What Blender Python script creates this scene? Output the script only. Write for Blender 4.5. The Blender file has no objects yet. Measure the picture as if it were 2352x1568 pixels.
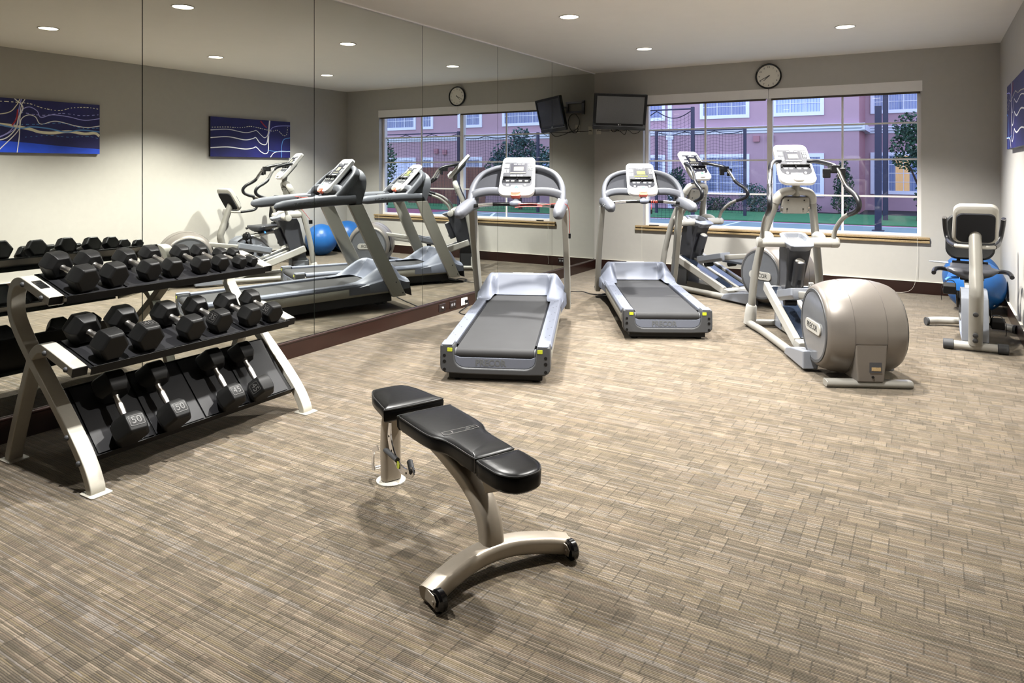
import bpy, bmesh, math, random
from mathutils import Vector, Matrix
random.seed(7)
PI = math.pi
R = math.radians
scn = bpy.context.scene
COL = scn.collection

# ------------------------------------------------------------------ materials
def lin(h):
    h = h.lstrip('#')
    out = []
    for i in (0, 2, 4):
        c = int(h[i:i+2], 16) / 255.0
        out.append(c / 12.92 if c <= 0.04045 else ((c + 0.055) / 1.055) ** 2.4)
    return (*out, 1.0)

def mat(name, col, rough=0.5, metal=0.0, var=0.06, scale=30.0, bump=0.0, bscale=None, coat=0.0, emit=None, spec=0.5):
    m = bpy.data.materials.new(name)
    m.use_nodes = True
    nt = m.node_tree
    b = nt.nodes['Principled BSDF']
    c = lin(col) if isinstance(col, str) else (*col, 1.0)
    tc = nt.nodes.new('ShaderNodeTexCoord')
    nz = nt.nodes.new('ShaderNodeTexNoise')
    nz.inputs['Scale'].default_value = scale
    nz.inputs['Detail'].default_value = 3.0
    nt.links.new(tc.outputs['Object'], nz.inputs['Vector'])
    mx = nt.nodes.new('ShaderNodeMix')
    mx.data_type = 'RGBA'
    mx.inputs[6].default_value = tuple(x * (1 - var) for x in c[:3]) + (1,)
    mx.inputs[7].default_value = tuple(min(1, x * (1 + var)) for x in c[:3]) + (1,)
    nt.links.new(nz.outputs['Fac'], mx.inputs[0])
    nt.links.new(mx.outputs[2], b.inputs['Base Color'])
    b.inputs['Roughness'].default_value = rough
    b.inputs['Metallic'].default_value = metal
    b.inputs['Specular IOR Level'].default_value = spec
    if coat:
        b.inputs['Coat Weight'].default_value = coat
        b.inputs['Coat Roughness'].default_value = 0.12
    if emit:
        b.inputs['Emission Color'].default_value = lin(emit[0])
        b.inputs['Emission Strength'].default_value = emit[1]
    if bump:
        n2 = nt.nodes.new('ShaderNodeTexNoise')
        n2.inputs['Scale'].default_value = bscale or scale * 4
        n2.inputs['Detail'].default_value = 2.0
        nt.links.new(tc.outputs['Object'], n2.inputs['Vector'])
        bp = nt.nodes.new('ShaderNodeBump')
        bp.inputs['Strength'].default_value = bump
        bp.inputs['Distance'].default_value = 0.002
        nt.links.new(n2.outputs['Fac'], bp.inputs['Height'])
        nt.links.new(bp.outputs['Normal'], b.inputs['Normal'])
    return m

# ------------------------------------------------------------------ mesh builder
def frame(o, u, v, n):
    m = Matrix.Identity(4)
    for i, a in enumerate((u, v, n, o)):
        a = Vector(a)
        for k in range(3):
            m[k][i] = a[k]
    return m

def cr(pts, n=6, closed=False):
    """Catmull-Rom through pts"""
    P = [Vector(p) for p in pts]
    N = len(P)
    out = []
    for i in range(N if closed else N - 1):
        p0 = P[(i - 1) % N] if (closed or i > 0) else P[0] * 2 - P[1]
        p1, p2 = P[i], P[(i + 1) % N]
        p3 = P[(i + 2) % N] if (closed or i + 2 < N) else p2 * 2 - p1
        for k in range(n):
            t = k / n
            out.append(0.5 * ((2 * p1) + (p2 - p0) * t + (2 * p0 - 5 * p1 + 4 * p2 - p3) * t * t + (3 * p1 - p0 - 3 * p2 + p3) * t ** 3))
    if not closed:
        out.append(P[-1].copy())
    return out

def rr(w, h, r, seg=5, cx=0, cy=0):
    """rounded rectangle outline (ccw)"""
    pts = []
    rs = r if isinstance(r, (tuple, list)) else (r,) * 4      # tr, tl, bl, br
    for (sx, sy, a0), q in zip(((1, 1, 0), (-1, 1, 90), (-1, -1, 180), (1, -1, 270)), rs):
        for k in range(seg + 1):
            a = R(a0 + 90 * k / seg)
            pts.append((cx + sx * (w / 2 - q) + q * math.cos(a), cy + sy * (h / 2 - q) + q * math.sin(a)))
    return pts

def circ(r, seg=16, cx=0, cy=0, ry=None):
    ry = ry or r
    return [(cx + r * math.cos(2 * PI * k / seg), cy + ry * math.sin(2 * PI * k / seg)) for k in range(seg)]

class MB:
    def __init__(s):
        s.v, s.f, s.mi = [], [], []
        s.xf = Matrix.Identity(4)
        s.m = 0
    def V(s, p):
        s.v.append(s.xf @ Vector(p))
        return len(s.v) - 1
    def F(s, idx):
        s.f.append(tuple(idx))
        s.mi.append(s.m)
    def box(s, lo, hi):
        x0, y0, z0 = lo
        x1, y1, z1 = hi
        i = [s.V(p) for p in ((x0, y0, z0), (x1, y0, z0), (x1, y1, z0), (x0, y1, z0), (x0, y0, z1), (x1, y0, z1), (x1, y1, z1), (x0, y1, z1))]
        for q in ((3, 2, 1, 0), (4, 5, 6, 7), (0, 1, 5, 4), (1, 2, 6, 5), (2, 3, 7, 6), (3, 0, 4, 7)):
            s.F([i[k] for k in q])
        return s
    def quad(s, a, b, c, d):
        s.F([s.V(p) for p in (a, b, c, d)])
        return s
    def poly(s, pts):
        s.F([s.V(p) for p in pts])
        return s
    def prism(s, poly, a, b, ax='z', poly2=None):
        """2-D outline extruded from a to b along an axis; poly2 = outline at b"""
        def P(p, d):
            return {'z': (p[0], p[1], d), 'y': (p[0], d, p[1]), 'x': (d, p[0], p[1])}[ax]
        q2 = poly2 or poly
        A = [s.V(P(p, a)) for p in poly]
        B = [s.V(P(p, b)) for p in q2]
        n = len(poly)
        s.F(A[::-1])
        s.F(B)
        for i in range(n):
            j = (i + 1) % n
            s.F((A[i], A[j], B[j], B[i]))
        return s
    def rings(s, rings, cap=True, closed_ring=True, cyc=False):
        I = [[s.V(p) for p in r] for r in rings]
        n = len(I[0])
        m = len(I)
        for a in range(m if cyc else m - 1):
            A, B = I[a], I[(a + 1) % m]
            for i in range(n if closed_ring else n - 1):
                j = (i + 1) % n
                s.F((A[i], A[j], B[j], B[i]))
        if cap and not cyc:
            s.F(I[0][::-1])
            s.F(I[-1])
        return s
    def tube(s, path, r, seg=12, sect=None, up=None, cap=True, cyc=False):
        """swept tube; r number or list; sect = 2-D outline scaled by r when given"""
        P = [Vector(p) for p in path]
        n = len(P)
        T = []
        for i in range(n):
            if cyc:
                t = P[(i + 1) % n] - P[i - 1]
            else:
                t = P[min(i + 1, n - 1)] - P[max(i - 1, 0)]
            T.append(t.normalized())
        if up is not None:
            ref = Vector(up)
        else:
            ref = Vector((0, 0, 1)) if abs(T[0].z) < 0.9 else Vector((0, 1, 0))
        N = (ref - T[0] * ref.dot(T[0])).normalized()
        rings = []
        sec = sect or circ(1.0, seg)
        for i in range(n):
            if up is not None:
                N = (ref - T[i] * ref.dot(T[i])).normalized()
            else:
                N = (N - T[i] * N.dot(T[i])).normalized()
            Bn = T[i].cross(N)
            k = r[i] if isinstance(r, (list, tuple)) else r
            rings.append([P[i] + Bn * (a * k) + N * (b * k) for a, b in sec])
        s.rings(rings, cap=cap, cyc=cyc)
        return s
    def cyl(s, a, b, r, seg=16, r2=None):
        return s.tube([a, b], [r, r if r2 is None else r2], seg)
    def lathe(s, prof, seg=24, o=(0, 0, 0), ax=(0, 0, 1), cap=True):
        """prof = [(radius, height)] about an axis"""
        a = Vector(ax).normalized()
        ref = Vector((1, 0, 0)) if abs(a.x) < 0.9 else Vector((0, 1, 0))
        u = (ref - a * ref.dot(a)).normalized()
        w = a.cross(u)
        o = Vector(o)
        s.rings([[o + a * h + (u * math.cos(2 * PI * k / seg) + w * math.sin(2 * PI * k / seg)) * r for k in range(seg)] for r, h in prof], cap=cap)
        return s
    def ball(s, c, rx, ry=None, rz=None, seg=16, rows=10):
        ry = ry or rx
        rz = rz or rx
        rings = []
        for j in range(1, rows):
            t = PI * j / rows
            rings.append([(c[0] + rx * math.sin(t) * math.cos(2 * PI * k / seg), c[1] + ry * math.sin(t) * math.sin(2 * PI * k / seg), c[2] - rz * math.cos(t)) for k in range(seg)])
        s.rings(rings, cap=True)
        return s
    def obj(s, name, mats, parent=None, bevel=0.0, seg=2, smooth=True, angle=35, loc=None):
        me = bpy.data.meshes.new(name)
        me.from_pydata([tuple(v) for v in s.v], [], s.f)
        ms = mats if isinstance(mats, (list, tuple)) else [mats]
        for m in ms:
            me.materials.append(m)
        for p, i in zip(me.polygons, s.mi):
            p.material_index = i
        bm = bmesh.new()
        bm.from_mesh(me)
        bmesh.ops.recalc_face_normals(bm, faces=bm.faces)
        bm.to_mesh(me)
        bm.free()
        if smooth:
            me.shade_smooth()
            me.set_sharp_from_angle(angle=R(angle))
        o = bpy.data.objects.new(name, me)
        COL.objects.link(o)
        if parent is not None:
            o.parent = parent
        if loc is not None:
            o.location = loc
        if bevel:
            b = o.modifiers.new('bevel', 'BEVEL')
            b.width = bevel
            b.segments = seg
            b.limit_method = 'ANGLE'
            b.angle_limit = R(32)
            b.harden_normals = True
        return o

def empty(name, loc=(0, 0, 0), rz=0.0, rx=0.0):
    o = bpy.data.objects.new(name, None)
    o.empty_display_size = 0.1
    o.location = loc
    o.rotation_euler = (rx, 0, rz)
    COL.objects.link(o)
    return o

def tag(o, label=None, cat=None, group=None, kind=None):
    if label: o['label'] = label
    if cat: o['category'] = cat
    if group: o['group'] = group
    if kind: o['kind'] = kind
    return o

def children_of(o):
    return [c for c in bpy.data.objects if c.parent == o]

def copy_tree(o, parent=None):
    c = o.copy()
    COL.objects.link(c)
    if parent is not None:
        c.parent = parent
    for ch in children_of(o):
        copy_tree(ch, c)
    return c

def text_mesh(name, body, size, m, parent, xf, depth=0.0015, align='CENTER', squash=1.0, bold=0.0):
    cu = bpy.data.curves.new(name, 'FONT')
    cu.body = body
    cu.size = size
    cu.extrude = depth / 2
    cu.offset = bold * size
    cu.align_x = align
    cu.align_y = 'CENTER'
    cu.resolution_u = 3
    t = bpy.data.objects.new(name + '_src', cu)
    COL.objects.link(t)
    dg = bpy.context.evaluated_depsgraph_get()
    me = bpy.data.meshes.new_from_object(t.evaluated_get(dg))
    bpy.data.objects.remove(t)
    bpy.data.curves.remove(cu)
    me.transform(Matrix.Diagonal((squash, 1, 1, 1)))
    me.transform(xf)
    me.name = name
    me.materials.clear()
    me.materials.append(m)
    o = bpy.data.objects.new(name, me)
    COL.objects.link(o)
    if parent is not None:
        o.parent = parent
    return o

def sstep(a, b, x):
    t = max(0.0, min(1.0, (x - a) / (b - a)))
    return t * t * (3 - 2 * t)

# ------------------------------------------------------------------ palette
M = {}
M['wall'] = mat('wall_vinyl', '#b2afa8', 0.65, var=0.04, scale=14, bump=0.15, bscale=220)
M['ceiling'] = mat('ceiling_paint', '#f4efe6', 0.85, var=0.02, scale=5, bump=0.08, bscale=300)
M['wood'] = mat('mahogany_base', '#220f0a', 0.32, var=0.25, scale=9, coat=0.3)
M['trimwhite'] = mat('white_trim', '#ece9e6', 0.45, var=0.03)
M['caulk'] = mat('white_caulk', '#d8d2c4', 0.6, var=0.05)
M['black'] = mat('black_plastic', '#08080a', 0.45, var=0.15, spec=0.25)
M['gloss_black'] = mat('gloss_black_plastic', '#08080a', 0.16, var=0.1)
M['rubber'] = mat('black_rubber', '#0d0e0f', 0.55, var=0.25, scale=60, bump=0.15, spec=0.3)
M['foam'] = mat('black_foam_grip', '#0c0d12', 0.38, var=0.2, scale=90)
M['chrome'] = mat('chrome', '#d9d9dc', 0.16, 1.0, var=0.03)
M['steel'] = mat('knurled_steel', '#cfcbc6', 0.28, 1.0, var=0.08, scale=200, bump=0.35, bscale=500)
M['tsilver'] = mat('silver_grey_plastic', '#515359', 0.5, 0.0, var=0.03, spec=0.3)
M['tlight'] = mat('pale_grey_plastic', '#5a5e69', 0.5, 0.0, var=0.03, spec=0.3)
M['tdark'] = mat('charcoal_plastic', '#3b3c3e', 0.5, var=0.05, spec=0.3)
M['tpost'] = mat('warm_grey_metal_paint', '#85837b', 0.42, 0.2, var=0.03)
M['tinfill'] = mat('dark_grey_infill', '#2b2c30', 0.8, var=0.05, spec=0.1)
M['white'] = mat('white_plastic', '#eeeeec', 0.32, var=0.02)
M['panel'] = mat('console_membrane', '#333439', 0.5, var=0.05, spec=0.25)
M['panel2'] = mat('console_dark_membrane', '#1f1f28', 0.45, var=0.05, spec=0.25)
M['lcd'] = mat('beige_lcd', '#7f7d6f', 0.25, var=0.03)
M['lcdgreen'] = mat('lit_green_lcd', '#9bbb3a', 0.3, var=0.03, emit=('#a8cc45', 0.35))
M['keys'] = mat('pale_keys', '#d5d6d4', 0.4, var=0.05)
M['green'] = mat('green_print', '#2fa861', 0.5)
M['red'] = mat('red_cord', '#d2382c', 0.45)
M['redglow'] = mat('translucent_red_plastic', '#e8735c', 0.3)
M['yellow'] = mat('yellow_reflector', '#a3ab28', 0.3, var=0.1)
M['belt'] = mat('treadmill_belt_rubber', '#2e2e2f', 0.6, var=0.14, scale=6, bump=0.08, bscale=300, spec=0.12)
M['logo'] = mat('grey_logo_print', '#515457', 0.5)
M['ink'] = mat('black_print', '#181818', 0.5)
M['rackpaint'] = mat('rack_silver_grey_paint', '#a29e93', 0.42, 0.1, var=0.05, scale=50, bump=0.05)
M['tray'] = mat('black_tray_paint', '#0c0c0d', 0.42, var=0.2, scale=120, bump=0.12, spec=0.2)
M['traytop'] = mat('tray_black_top', '#101013', 0.5, var=0.2, scale=150, bump=0.15, spec=0.25)
M['hexrubber'] = mat('dumbbell_rubber', '#0e0e0e', 0.45, var=0.3, scale=22, bump=0.08, spec=0.2)
M['hexink'] = mat('embossed_rubber_edge', '#3c3b3a', 0.5)
M['leather'] = mat('black_vinyl_pad', '#070708', 0.33, var=0.3, scale=18, bump=0.12, bscale=45, spec=0.14)
M['piping'] = mat('black_vinyl_piping', '#0a0a0a', 0.35)
M['bench'] = mat('bronze_silver_paint', '#8f8679', 0.34, 0.35, var=0.05, scale=40)
M['drum'] = mat('taupe_metallic_plastic', '#67625d', 0.36, 0.35, var=0.03)
M['drumline'] = mat('drum_seam', '#4a4542', 0.5)
M['disc'] = mat('dark_glossy_disc', '#5a5c60', 0.12, var=0.06)
M['etube'] = mat('elliptical_warm_silver', '#84827c', 0.34, 0.25, var=0.03)
M['ecream'] = mat('elliptical_pale_shell', '#9f9d97', 0.35, 0.05, var=0.02)
M['edark'] = mat('elliptical_charcoal_shell', '#34353a', 0.35, var=0.05)
M['egrey'] = mat('elliptical_grey_shell', '#747880', 0.3, 0.15, var=0.03)
M['track'] = mat('glossy_dark_track', '#1f2632', 0.08, var=0.1)
M['blueball'] = mat('blue_ball_vinyl', '#1d5a9c', 0.36, var=0.06)
M['bluelever'] = mat('blue_lever', '#3c78c8', 0.4)
M['glassdark'] = mat('dark_screen_glass', '#17181a', 0.22, var=0.05, spec=0.8)
M['clockface'] = mat('clock_face_white', '#e6e2d6', 0.5, var=0.02)
M['stone'] = mat('tan_granite', '#96805c', 0.42, var=0.75, scale=130, bump=0.1)
M['stonedark'] = mat('tan_granite_groove', '#5c4328', 0.5, var=0.4, scale=220)
M['lens'] = mat('lit_lamp_lens', '#ffffff', 0.4, emit=('#fff4e2', 12.0))
M['can'] = mat('white_can_ring', '#c9c4ba', 0.35)
# ------------------------------------------------------------------ room constants (metres)
H = 2.93
XR = 5.024
YF = -12.2
C0 = (4.34, -9.769, 1.49)

def mirror_mat():
    m = bpy.data.materials.new('mirror_glass')
    m.use_nodes = True
    nt = m.node_tree
    b = nt.nodes['Principled BSDF']
    b.inputs['Metallic'].default_value = 1.0
    b.inputs['Roughness'].default_value = 0.0
    nz = nt.nodes.new('ShaderNodeTexNoise')
    nz.inputs['Scale'].default_value = 2.0
    rp = nt.nodes.new('ShaderNodeValToRGB')
    rp.color_ramp.elements[0].color = (0.74, 0.765, 0.73, 1)
    rp.color_ramp.elements[1].color = (0.76, 0.785, 0.75, 1)
    nt.links.new(nz.outputs['Fac'], rp.inputs['Fac'])
    nt.links.new(rp.outputs['Color'], b.inputs['Base Color'])
    return m

def carpet_mat():
    m = bpy.data.materials.new('ribbed_carpet_tile')
    m.use_nodes = True
    nt = m.node_tree
    b = nt.nodes['Principled BSDF']
    b.inputs['Roughness'].default_value = 0.95
    b.inputs['Specular IOR Level'].default_value = 0.1
    b.inputs['Sheen Weight'].default_value = 0.5
    b.inputs['Sheen Roughness'].default_value = 0.45
    b.inputs['Sheen Tint'].default_value = lin('#f3ead8')
    N, L = nt.nodes.new, nt.links.new
    def math_(op, a, c=None, d=None):
        n = N('ShaderNodeMath')
        n.operation = op
        for i, x in enumerate((a, c, d)):
            if x is None: continue
            if isinstance(x, (int, float)): n.inputs[i].default_value = x
            else: L(x, n.inputs[i])
        return n.outputs[0]
    geo = N('ShaderNodeNewGeometry')
    sep = N('ShaderNodeSeparateXYZ')
    L(geo.outputs['Position'], sep.inputs[0])
    X, Y = sep.outputs[0], sep.outputs[1]
    # slight wander of the ribs
    wn = N('ShaderNodeTexNoise')
    wn.inputs['Scale'].default_value = 60.0
    wn.inputs['Detail'].default_value = 1.0
    L(geo.outputs['Position'], wn.inputs['Vector'])
    yw = math_('ADD', Y, math_('MULTIPLY', math_('SUBTRACT', wn.outputs['Fac'], 0.5), 0.0022))
    p = 0.0066
    row = math_('DIVIDE', yw, p)
    rid = math_('FLOOR', row)
    fr = math_('FRACT', row)
    rib = math_('SINE', math_('MULTIPLY', fr, PI))            # 0 at groove, 1 on the rib
    def white(vec_x, vec_y, w=0.0):
        c = N('ShaderNodeCombineXYZ')
        for i, x in enumerate((vec_x, vec_y, w)):
            if isinstance(x, (int, float)): c.inputs[i].default_value = x
            else: L(x, c.inputs[i])
        n = N('ShaderNodeTexWhiteNoise')
        n.noise_dimensions = '3D'
        L(c.outputs[0], n.inputs['Vector'])
        return n.outputs['Value']
    # yarn colour: per rib, changing in random dashes along x
    off = white(rid, 3.0)
    sx = math_('FLOOR', math_('ADD', math_('DIVIDE', X, 0.33), math_('MULTIPLY', off, 7.0)))
    yarn = white(rid, sx, 1.0)
    # staggered blocks of ribs with their own tone and painted groove shade
    bw, bh = 0.062, 0.066
    by = math_('FLOOR', math_('DIVIDE', yw, bh))
    boff = math_('MULTIPLY', math_('FLOOR', math_('MULTIPLY', white(by, 9.0), 3.0)), 0.3334)
    bxf = math_('ADD', math_('DIVIDE', X, bw), boff)
    bx = math_('FLOOR', bxf)
    block = white(bx, by, 5.0)
    block2 = white(bx, by, 6.0)
    bfr = math_('FRACT', bxf)
    edge = math_('LESS_THAN', bfr, 0.085)
    dash = math_('MULTIPLY', edge, math_('GREATER_THAN', white(bx, by, 8.0), 0.45))
    rp = N('ShaderNodeValToRGB')
    cr_ = rp.color_ramp
    cr_.interpolation = 'CONSTANT'
    cr_.elements[0].position = 0.0
    cr_.elements[0].color = lin('#4a4236')
    cr_.elements[1].position = 0.9
    cr_.elements[1].color = lin('#74685a')
    for pos, c in ((0.14, '#534a3f'), (0.34, '#5d5144'), (0.52, '#645a4c'), (0.68, '#605543'), (0.80, '#69625b')):
        e = cr_.elements.new(pos)
        e.color = lin(c)
    L(yarn, rp.inputs['Fac'])
    # twisted-yarn beads and fibre speckle
    tw = N('ShaderNodeTexNoise')
    tw.inputs['Scale'].default_value = 230.0
    tw.inputs['Detail'].default_value = 2.0
    L(geo.outputs['Position'], tw.inputs['Vector'])
    speck = math_('ADD', math_('MULTIPLY', tw.outputs['Fac'], 1.1), 0.45)
    depth = math_('ADD', 0.42, math_('MULTIPLY', block2, 0.45))               # shade in the grooves put into the colour, strength by block
    k = math_('ADD', math_('MULTIPLY', rib, depth), math_('SUBTRACT', 0.98, depth))
    k = math_('MULTIPLY', k, speck)
    k = math_('MULTIPLY', k, math_('SUBTRACT', 1.0, math_('MULTIPLY', dash, 0.5)))
    k = math_('MULTIPLY', k, math_('ADD', 0.76, math_('MULTIPLY', block, 0.44)))
    mx = N('ShaderNodeMix')
    mx.data_type = 'RGBA'
    mx.blend_type = 'MULTIPLY'
    mx.inputs[0].default_value = 1.0
    L(rp.outputs['Color'], mx.inputs[6])
    cc = N('ShaderNodeCombineColor')
    for i in range(3): L(k, cc.inputs[i])
    L(cc.outputs[0], mx.inputs[7])
    L(mx.outputs[2], b.inputs['Base Color'])
    bp = N('ShaderNodeBump')
    bp.inputs['Strength'].default_value = 0.5
    bp.inputs['Distance'].default_value = 0.003
    L(rib, bp.inputs['Height'])
    L(bp.outputs['Normal'], b.inputs['Normal'])
    return m

def glass_mat():
    m = bpy.data.materials.new('window_glass')
    m.use_nodes = True
    nt = m.node_tree
    for n in list(nt.nodes):
        if n.type != 'OUTPUT_MATERIAL': nt.nodes.remove(n)
    out = nt.nodes['Material Output']
    tr = nt.nodes.new('ShaderNodeBsdfTransparent')
    tr.inputs[0].default_value = (0.93, 0.95, 0.97, 1)
    gl = nt.nodes.new('ShaderNodeBsdfGlossy')
    gl.inputs['Roughness'].default_value = 0.0
    fr = nt.nodes.new('ShaderNodeFresnel')
    fr.inputs['IOR'].default_value = 1.5
    nz = nt.nodes.new('ShaderNodeTexNoise')
    nz.inputs['Scale'].default_value = 3
    mu = nt.nodes.new('ShaderNodeMath')
    mu.operation = 'MULTIPLY_ADD'
    mu.inputs[1].default_value = 0.02
    nt.links.new(nz.outputs['Fac'], mu.inputs[0])
    nt.links.new(fr.outputs[0], mu.inputs[2])
    mx = nt.nodes.new('ShaderNodeMixShader')
    nt.links.new(mu.outputs[0], mx.inputs[0])
    nt.links.new(tr.outputs[0], mx.inputs[1])
    nt.links.new(gl.outputs[0], mx.inputs[2])
    nt.links.new(mx.outputs[0], out.inputs[0])
    return m

M['mirror'] = mirror_mat()
M['carpet'] = carpet_mat()
M['glass'] = glass_mat()

def struct(name, b, m, parent=None, **k):
    o = b.obj(name, m, parent, **k)
    o['kind'] = 'structure'
    return o

# shell ------------------------------------------------------------
struct('floor', MB().box((-0.25, YF - 0.2, -0.12), (XR + 0.2, 0.0, 0.0)), M['carpet'], smooth=False)
struct('ceiling', MB().box((-0.25, YF - 0.2, H), (XR + 0.2, 0.2, H + 0.15)), M['ceiling'], smooth=False)
struct('wall_left', MB().box((-0.25, YF, 0), (-0.01, 0.2, H)), M['wall'], smooth=False)
struct('wall_right', MB().box((XR, YF, 0), (XR + 0.2, 0.2, H)), M['wall'], smooth=False)
struct('wall_front', MB().box((0, YF - 0.2, 0), (XR, YF, H)), M['wall'], smooth=False)
WX0, WX1, WZ0, WZ1 = 0.765, 4.245, 0.672, 2.55
b = MB()
b.box((-0.01, 0, 0), (WX0, 0.2, H)).box((WX1, 0, 0), (XR, 0.2, H)).box((WX0, 0, 0), (WX1, 0.2, WZ0 - 0.06)).box((WX0, 0, WZ1), (WX1, 0.2, H))
struct('wall_back', b, M['wall'], smooth=False)

# baseboards
def baseboard(name, a, c):
    """a..c along the wall foot; box with a small bead on top"""
    b = MB()
    (x0, y0), (x1, y1) = a, c
    b.box((x0, y0, 0), (x1, y1, 0.136))
    return b
b = MB().box((0.0, YF, 0), (0.018, -0.0, 0.122))
b.tube([(0.012, YF, 0.128), (0.012, -0.004, 0.128)], 0.011, 10)
base_l = struct('baseboard_left', b, M['wood'])
b = MB().box((0.018, -0.016, 0), (XR, 0, 0.145))
struct('baseboard_back', b, M['wood'], bevel=0.004)
struct('trim_1', MB().box((0.018, -0.019, 0.145), (XR, 0, 0.150)), M['caulk'], smooth=False)
struct('baseboard_right', MB().box((XR - 0.016, YF, 0), (XR, -0.016, 0.145)), M['wood'], bevel=0.004)
struct('trim_2', MB().box((XR - 0.019, YF, 0.145), (XR, -0.019, 0.150)), M['caulk'], smooth=False)
struct('trim_3', MB().box((-0.008, YF, H - 0.012), (0.012, -0.0, H)), M['trimwhite'], smooth=False)

# mirror panels ------------------------------------------------------
ys = [-0.002, -1.39, -2.768, -4.189, -5.62, -7.089, -8.53, -9.97]
mlab = ['tall frameless mirror panel in the corner beside the window wall', 'tall mirror panel second from the window wall corner',
        'tall mirror panel behind the front treadmill console', 'tall mirror panel above the three wall outlets, left of front treadmill',
        'tall mirror panel above the right end of the dumbbell rack', 'tall mirror panel behind the left half of the dumbbell rack',
        'tall mirror panel at the far left, past the dumbbell rack']
M['mirroredge'] = mat('mirror_edge', '#20251f', 0.3)
for i in range(7):
    y1, y0 = ys[i], ys[i + 1]
    b = MB()
    z0, z1 = 0.139, H - 0.014
    b.box((-0.0075, y0 + 0.003, z0), (0.0, y1 - 0.003, z1))
    b.mi = [1] * 6
    b.mi[3] = 0
    o = b.obj('mirror_panel', [M['mirror'], M['mirroredge']], smooth=False)
    tag(o, mlab[i], 'mirror', 'mirror panels on the left wall')
struct('trim_4', MB().box((-0.0098, -9.97, 0.14), (-0.0077, -0.002, H - 0.014)), M['mirroredge'], smooth=False)

# window -------------------------------------------------------------
win = empty('window_1', (0, 0.13, 0))
win['kind'] = 'structure'
b = MB()
fw = 0.045
b.box((WX0, -0.03, WZ0), (WX0 + fw, 0.05, WZ1)).box((WX1 - fw, -0.03, WZ0), (WX1, 0.05, WZ1))
b.box((WX0 + fw, -0.03, WZ0), (WX1 - fw, 0.05, WZ0 + 0.035)).box((WX0 + fw, -0.03, WZ1 - 0.05), (WX1 - fw, 0.05, WZ1))
b.box((2.462, -0.03, WZ0 + 0.035), (2.53, 0.05, WZ1 - 0.05))
struct('window_frame', b, M['trimwhite'], win, bevel=0.003)
b = MB()
for x in (1.628, 3.376):
    b.box((x - 0.012, 0.0, WZ0 + 0.03), (x + 0.012, 0.02, WZ1 - 0.05))
for z in (1.153, 1.612, 2.058):
    b.box((WX0 + 0.04, 0.002, z - 0.011), (2.462, 0.018, z + 0.011))
    b.box((2.53, 0.002, z - 0.011), (WX1 - 0.04, 0.018, z + 0.011))
struct('muntin_grid', b, M['trimwhite'], win, smooth=False)
for x0, x1 in ((WX0 + fw, 2.462), (2.53, WX1 - fw)):
    struct('window_pane', MB().quad((x0, 0.012, WZ0 + 0.03), (x1, 0.012, WZ0 + 0.03), (x1, 0.012, WZ1 - 0.04), (x0, 0.012, WZ1 - 0.04)), M['glass'], win, smooth=False)
# sill: two rounded bands with a groove
b = MB()
b.box((0.652, -0.045, 0.648), (4.335, 0.1, 0.678))
b.box((0.655, -0.022, 0.634), (4.332, 0.0, 0.648))
b.box((0.652, -0.038, 0.606), (4.335, 0.0, 0.634))
b.mi = [0] * 6 + [1] * 6 + [0] * 6
struct('trim_5', b, [M['stone'], M['stonedark']], bevel=0.006)
# shade header board and the rolled shade behind it
val = empty('window_shade', (0, 0, 0))
tag(val, 'white shade header board across the top of the wide window', 'window shade')
b = MB()
b.box((WX0 - 0.002, -0.006, 2.425), (2.498, 0.012, 2.552))
b.box((2.502, -0.006, 2.425), (WX1 + 0.012, 0.012, 2.552))
b.obj('header_board', M['trimwhite'], val, bevel=0.002)
M['shadecloth'] = mat('brown_shade_cloth', '#4d4438', 0.7)
b = MB()
b.cyl((WX0 + 0.01, 0.055, 2.455), (2.46, 0.055, 2.455), 0.04, 20)
b.cyl((2.53, 0.055, 2.455), (WX1 - 0.01, 0.055, 2.455), 0.04, 20)
b.obj('shade_roll', M['shadecloth'], val)
b = MB()
b.box((WX0 + 0.01, 0.02, 2.40), (2.46, 0.028, 2.47)).box((2.53, 0.02, 2.40), (WX1 - 0.01, 0.028, 2.47))
b.obj('shade_hem', M['shadecloth'], val, smooth=False)
# blind cords
M['cordwhite'] = mat('white_cord', '#d8d4c8', 0.6)
b = MB()
b.tube(cr([(0.763, -0.05, 0.67), (0.763, -0.052, 0.40), (0.765, -0.05, 0.16), (0.762, -0.035, 0.09), (0.77, -0.03, 0.02)], 6), 0.0016, 6)
tag(b.obj('shade_cord', M['cordwhite']), 'thin white shade cord hanging below the left end of the sill', 'cord', 'shade cords')
b = MB()
b.tube(cr([(4.205, -0.05, 0.67), (4.203, -0.05, 0.4), (4.19, -0.05, 0.18), (4.15, -0.05, 0.06), (4.06, -0.06, 0.012), (3.90, -0.07, 0.006), (3.72, -0.05, 0.006)], 8), 0.0016, 6)
tag(b.obj('shade_cord', M['cordwhite']), 'thin white shade cord looping to the carpet below right end of sill', 'cord', 'shade cords')
b = MB()
b.prism([(-0.07, -0.01), (0.05, -0.012), (0.075, 0.004), (0.02, 0.012), (-0.07, 0.01)], 0, 0.014)
o = b.obj('remote_control', M['black'], bevel=0.003)
o.location = (0.93, -0.012, 0.679)
o.rotation_euler = (0, 0, 0.1)
tag(o, 'slim black remote lying on the left end of the stone sill', 'remote control')

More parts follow.
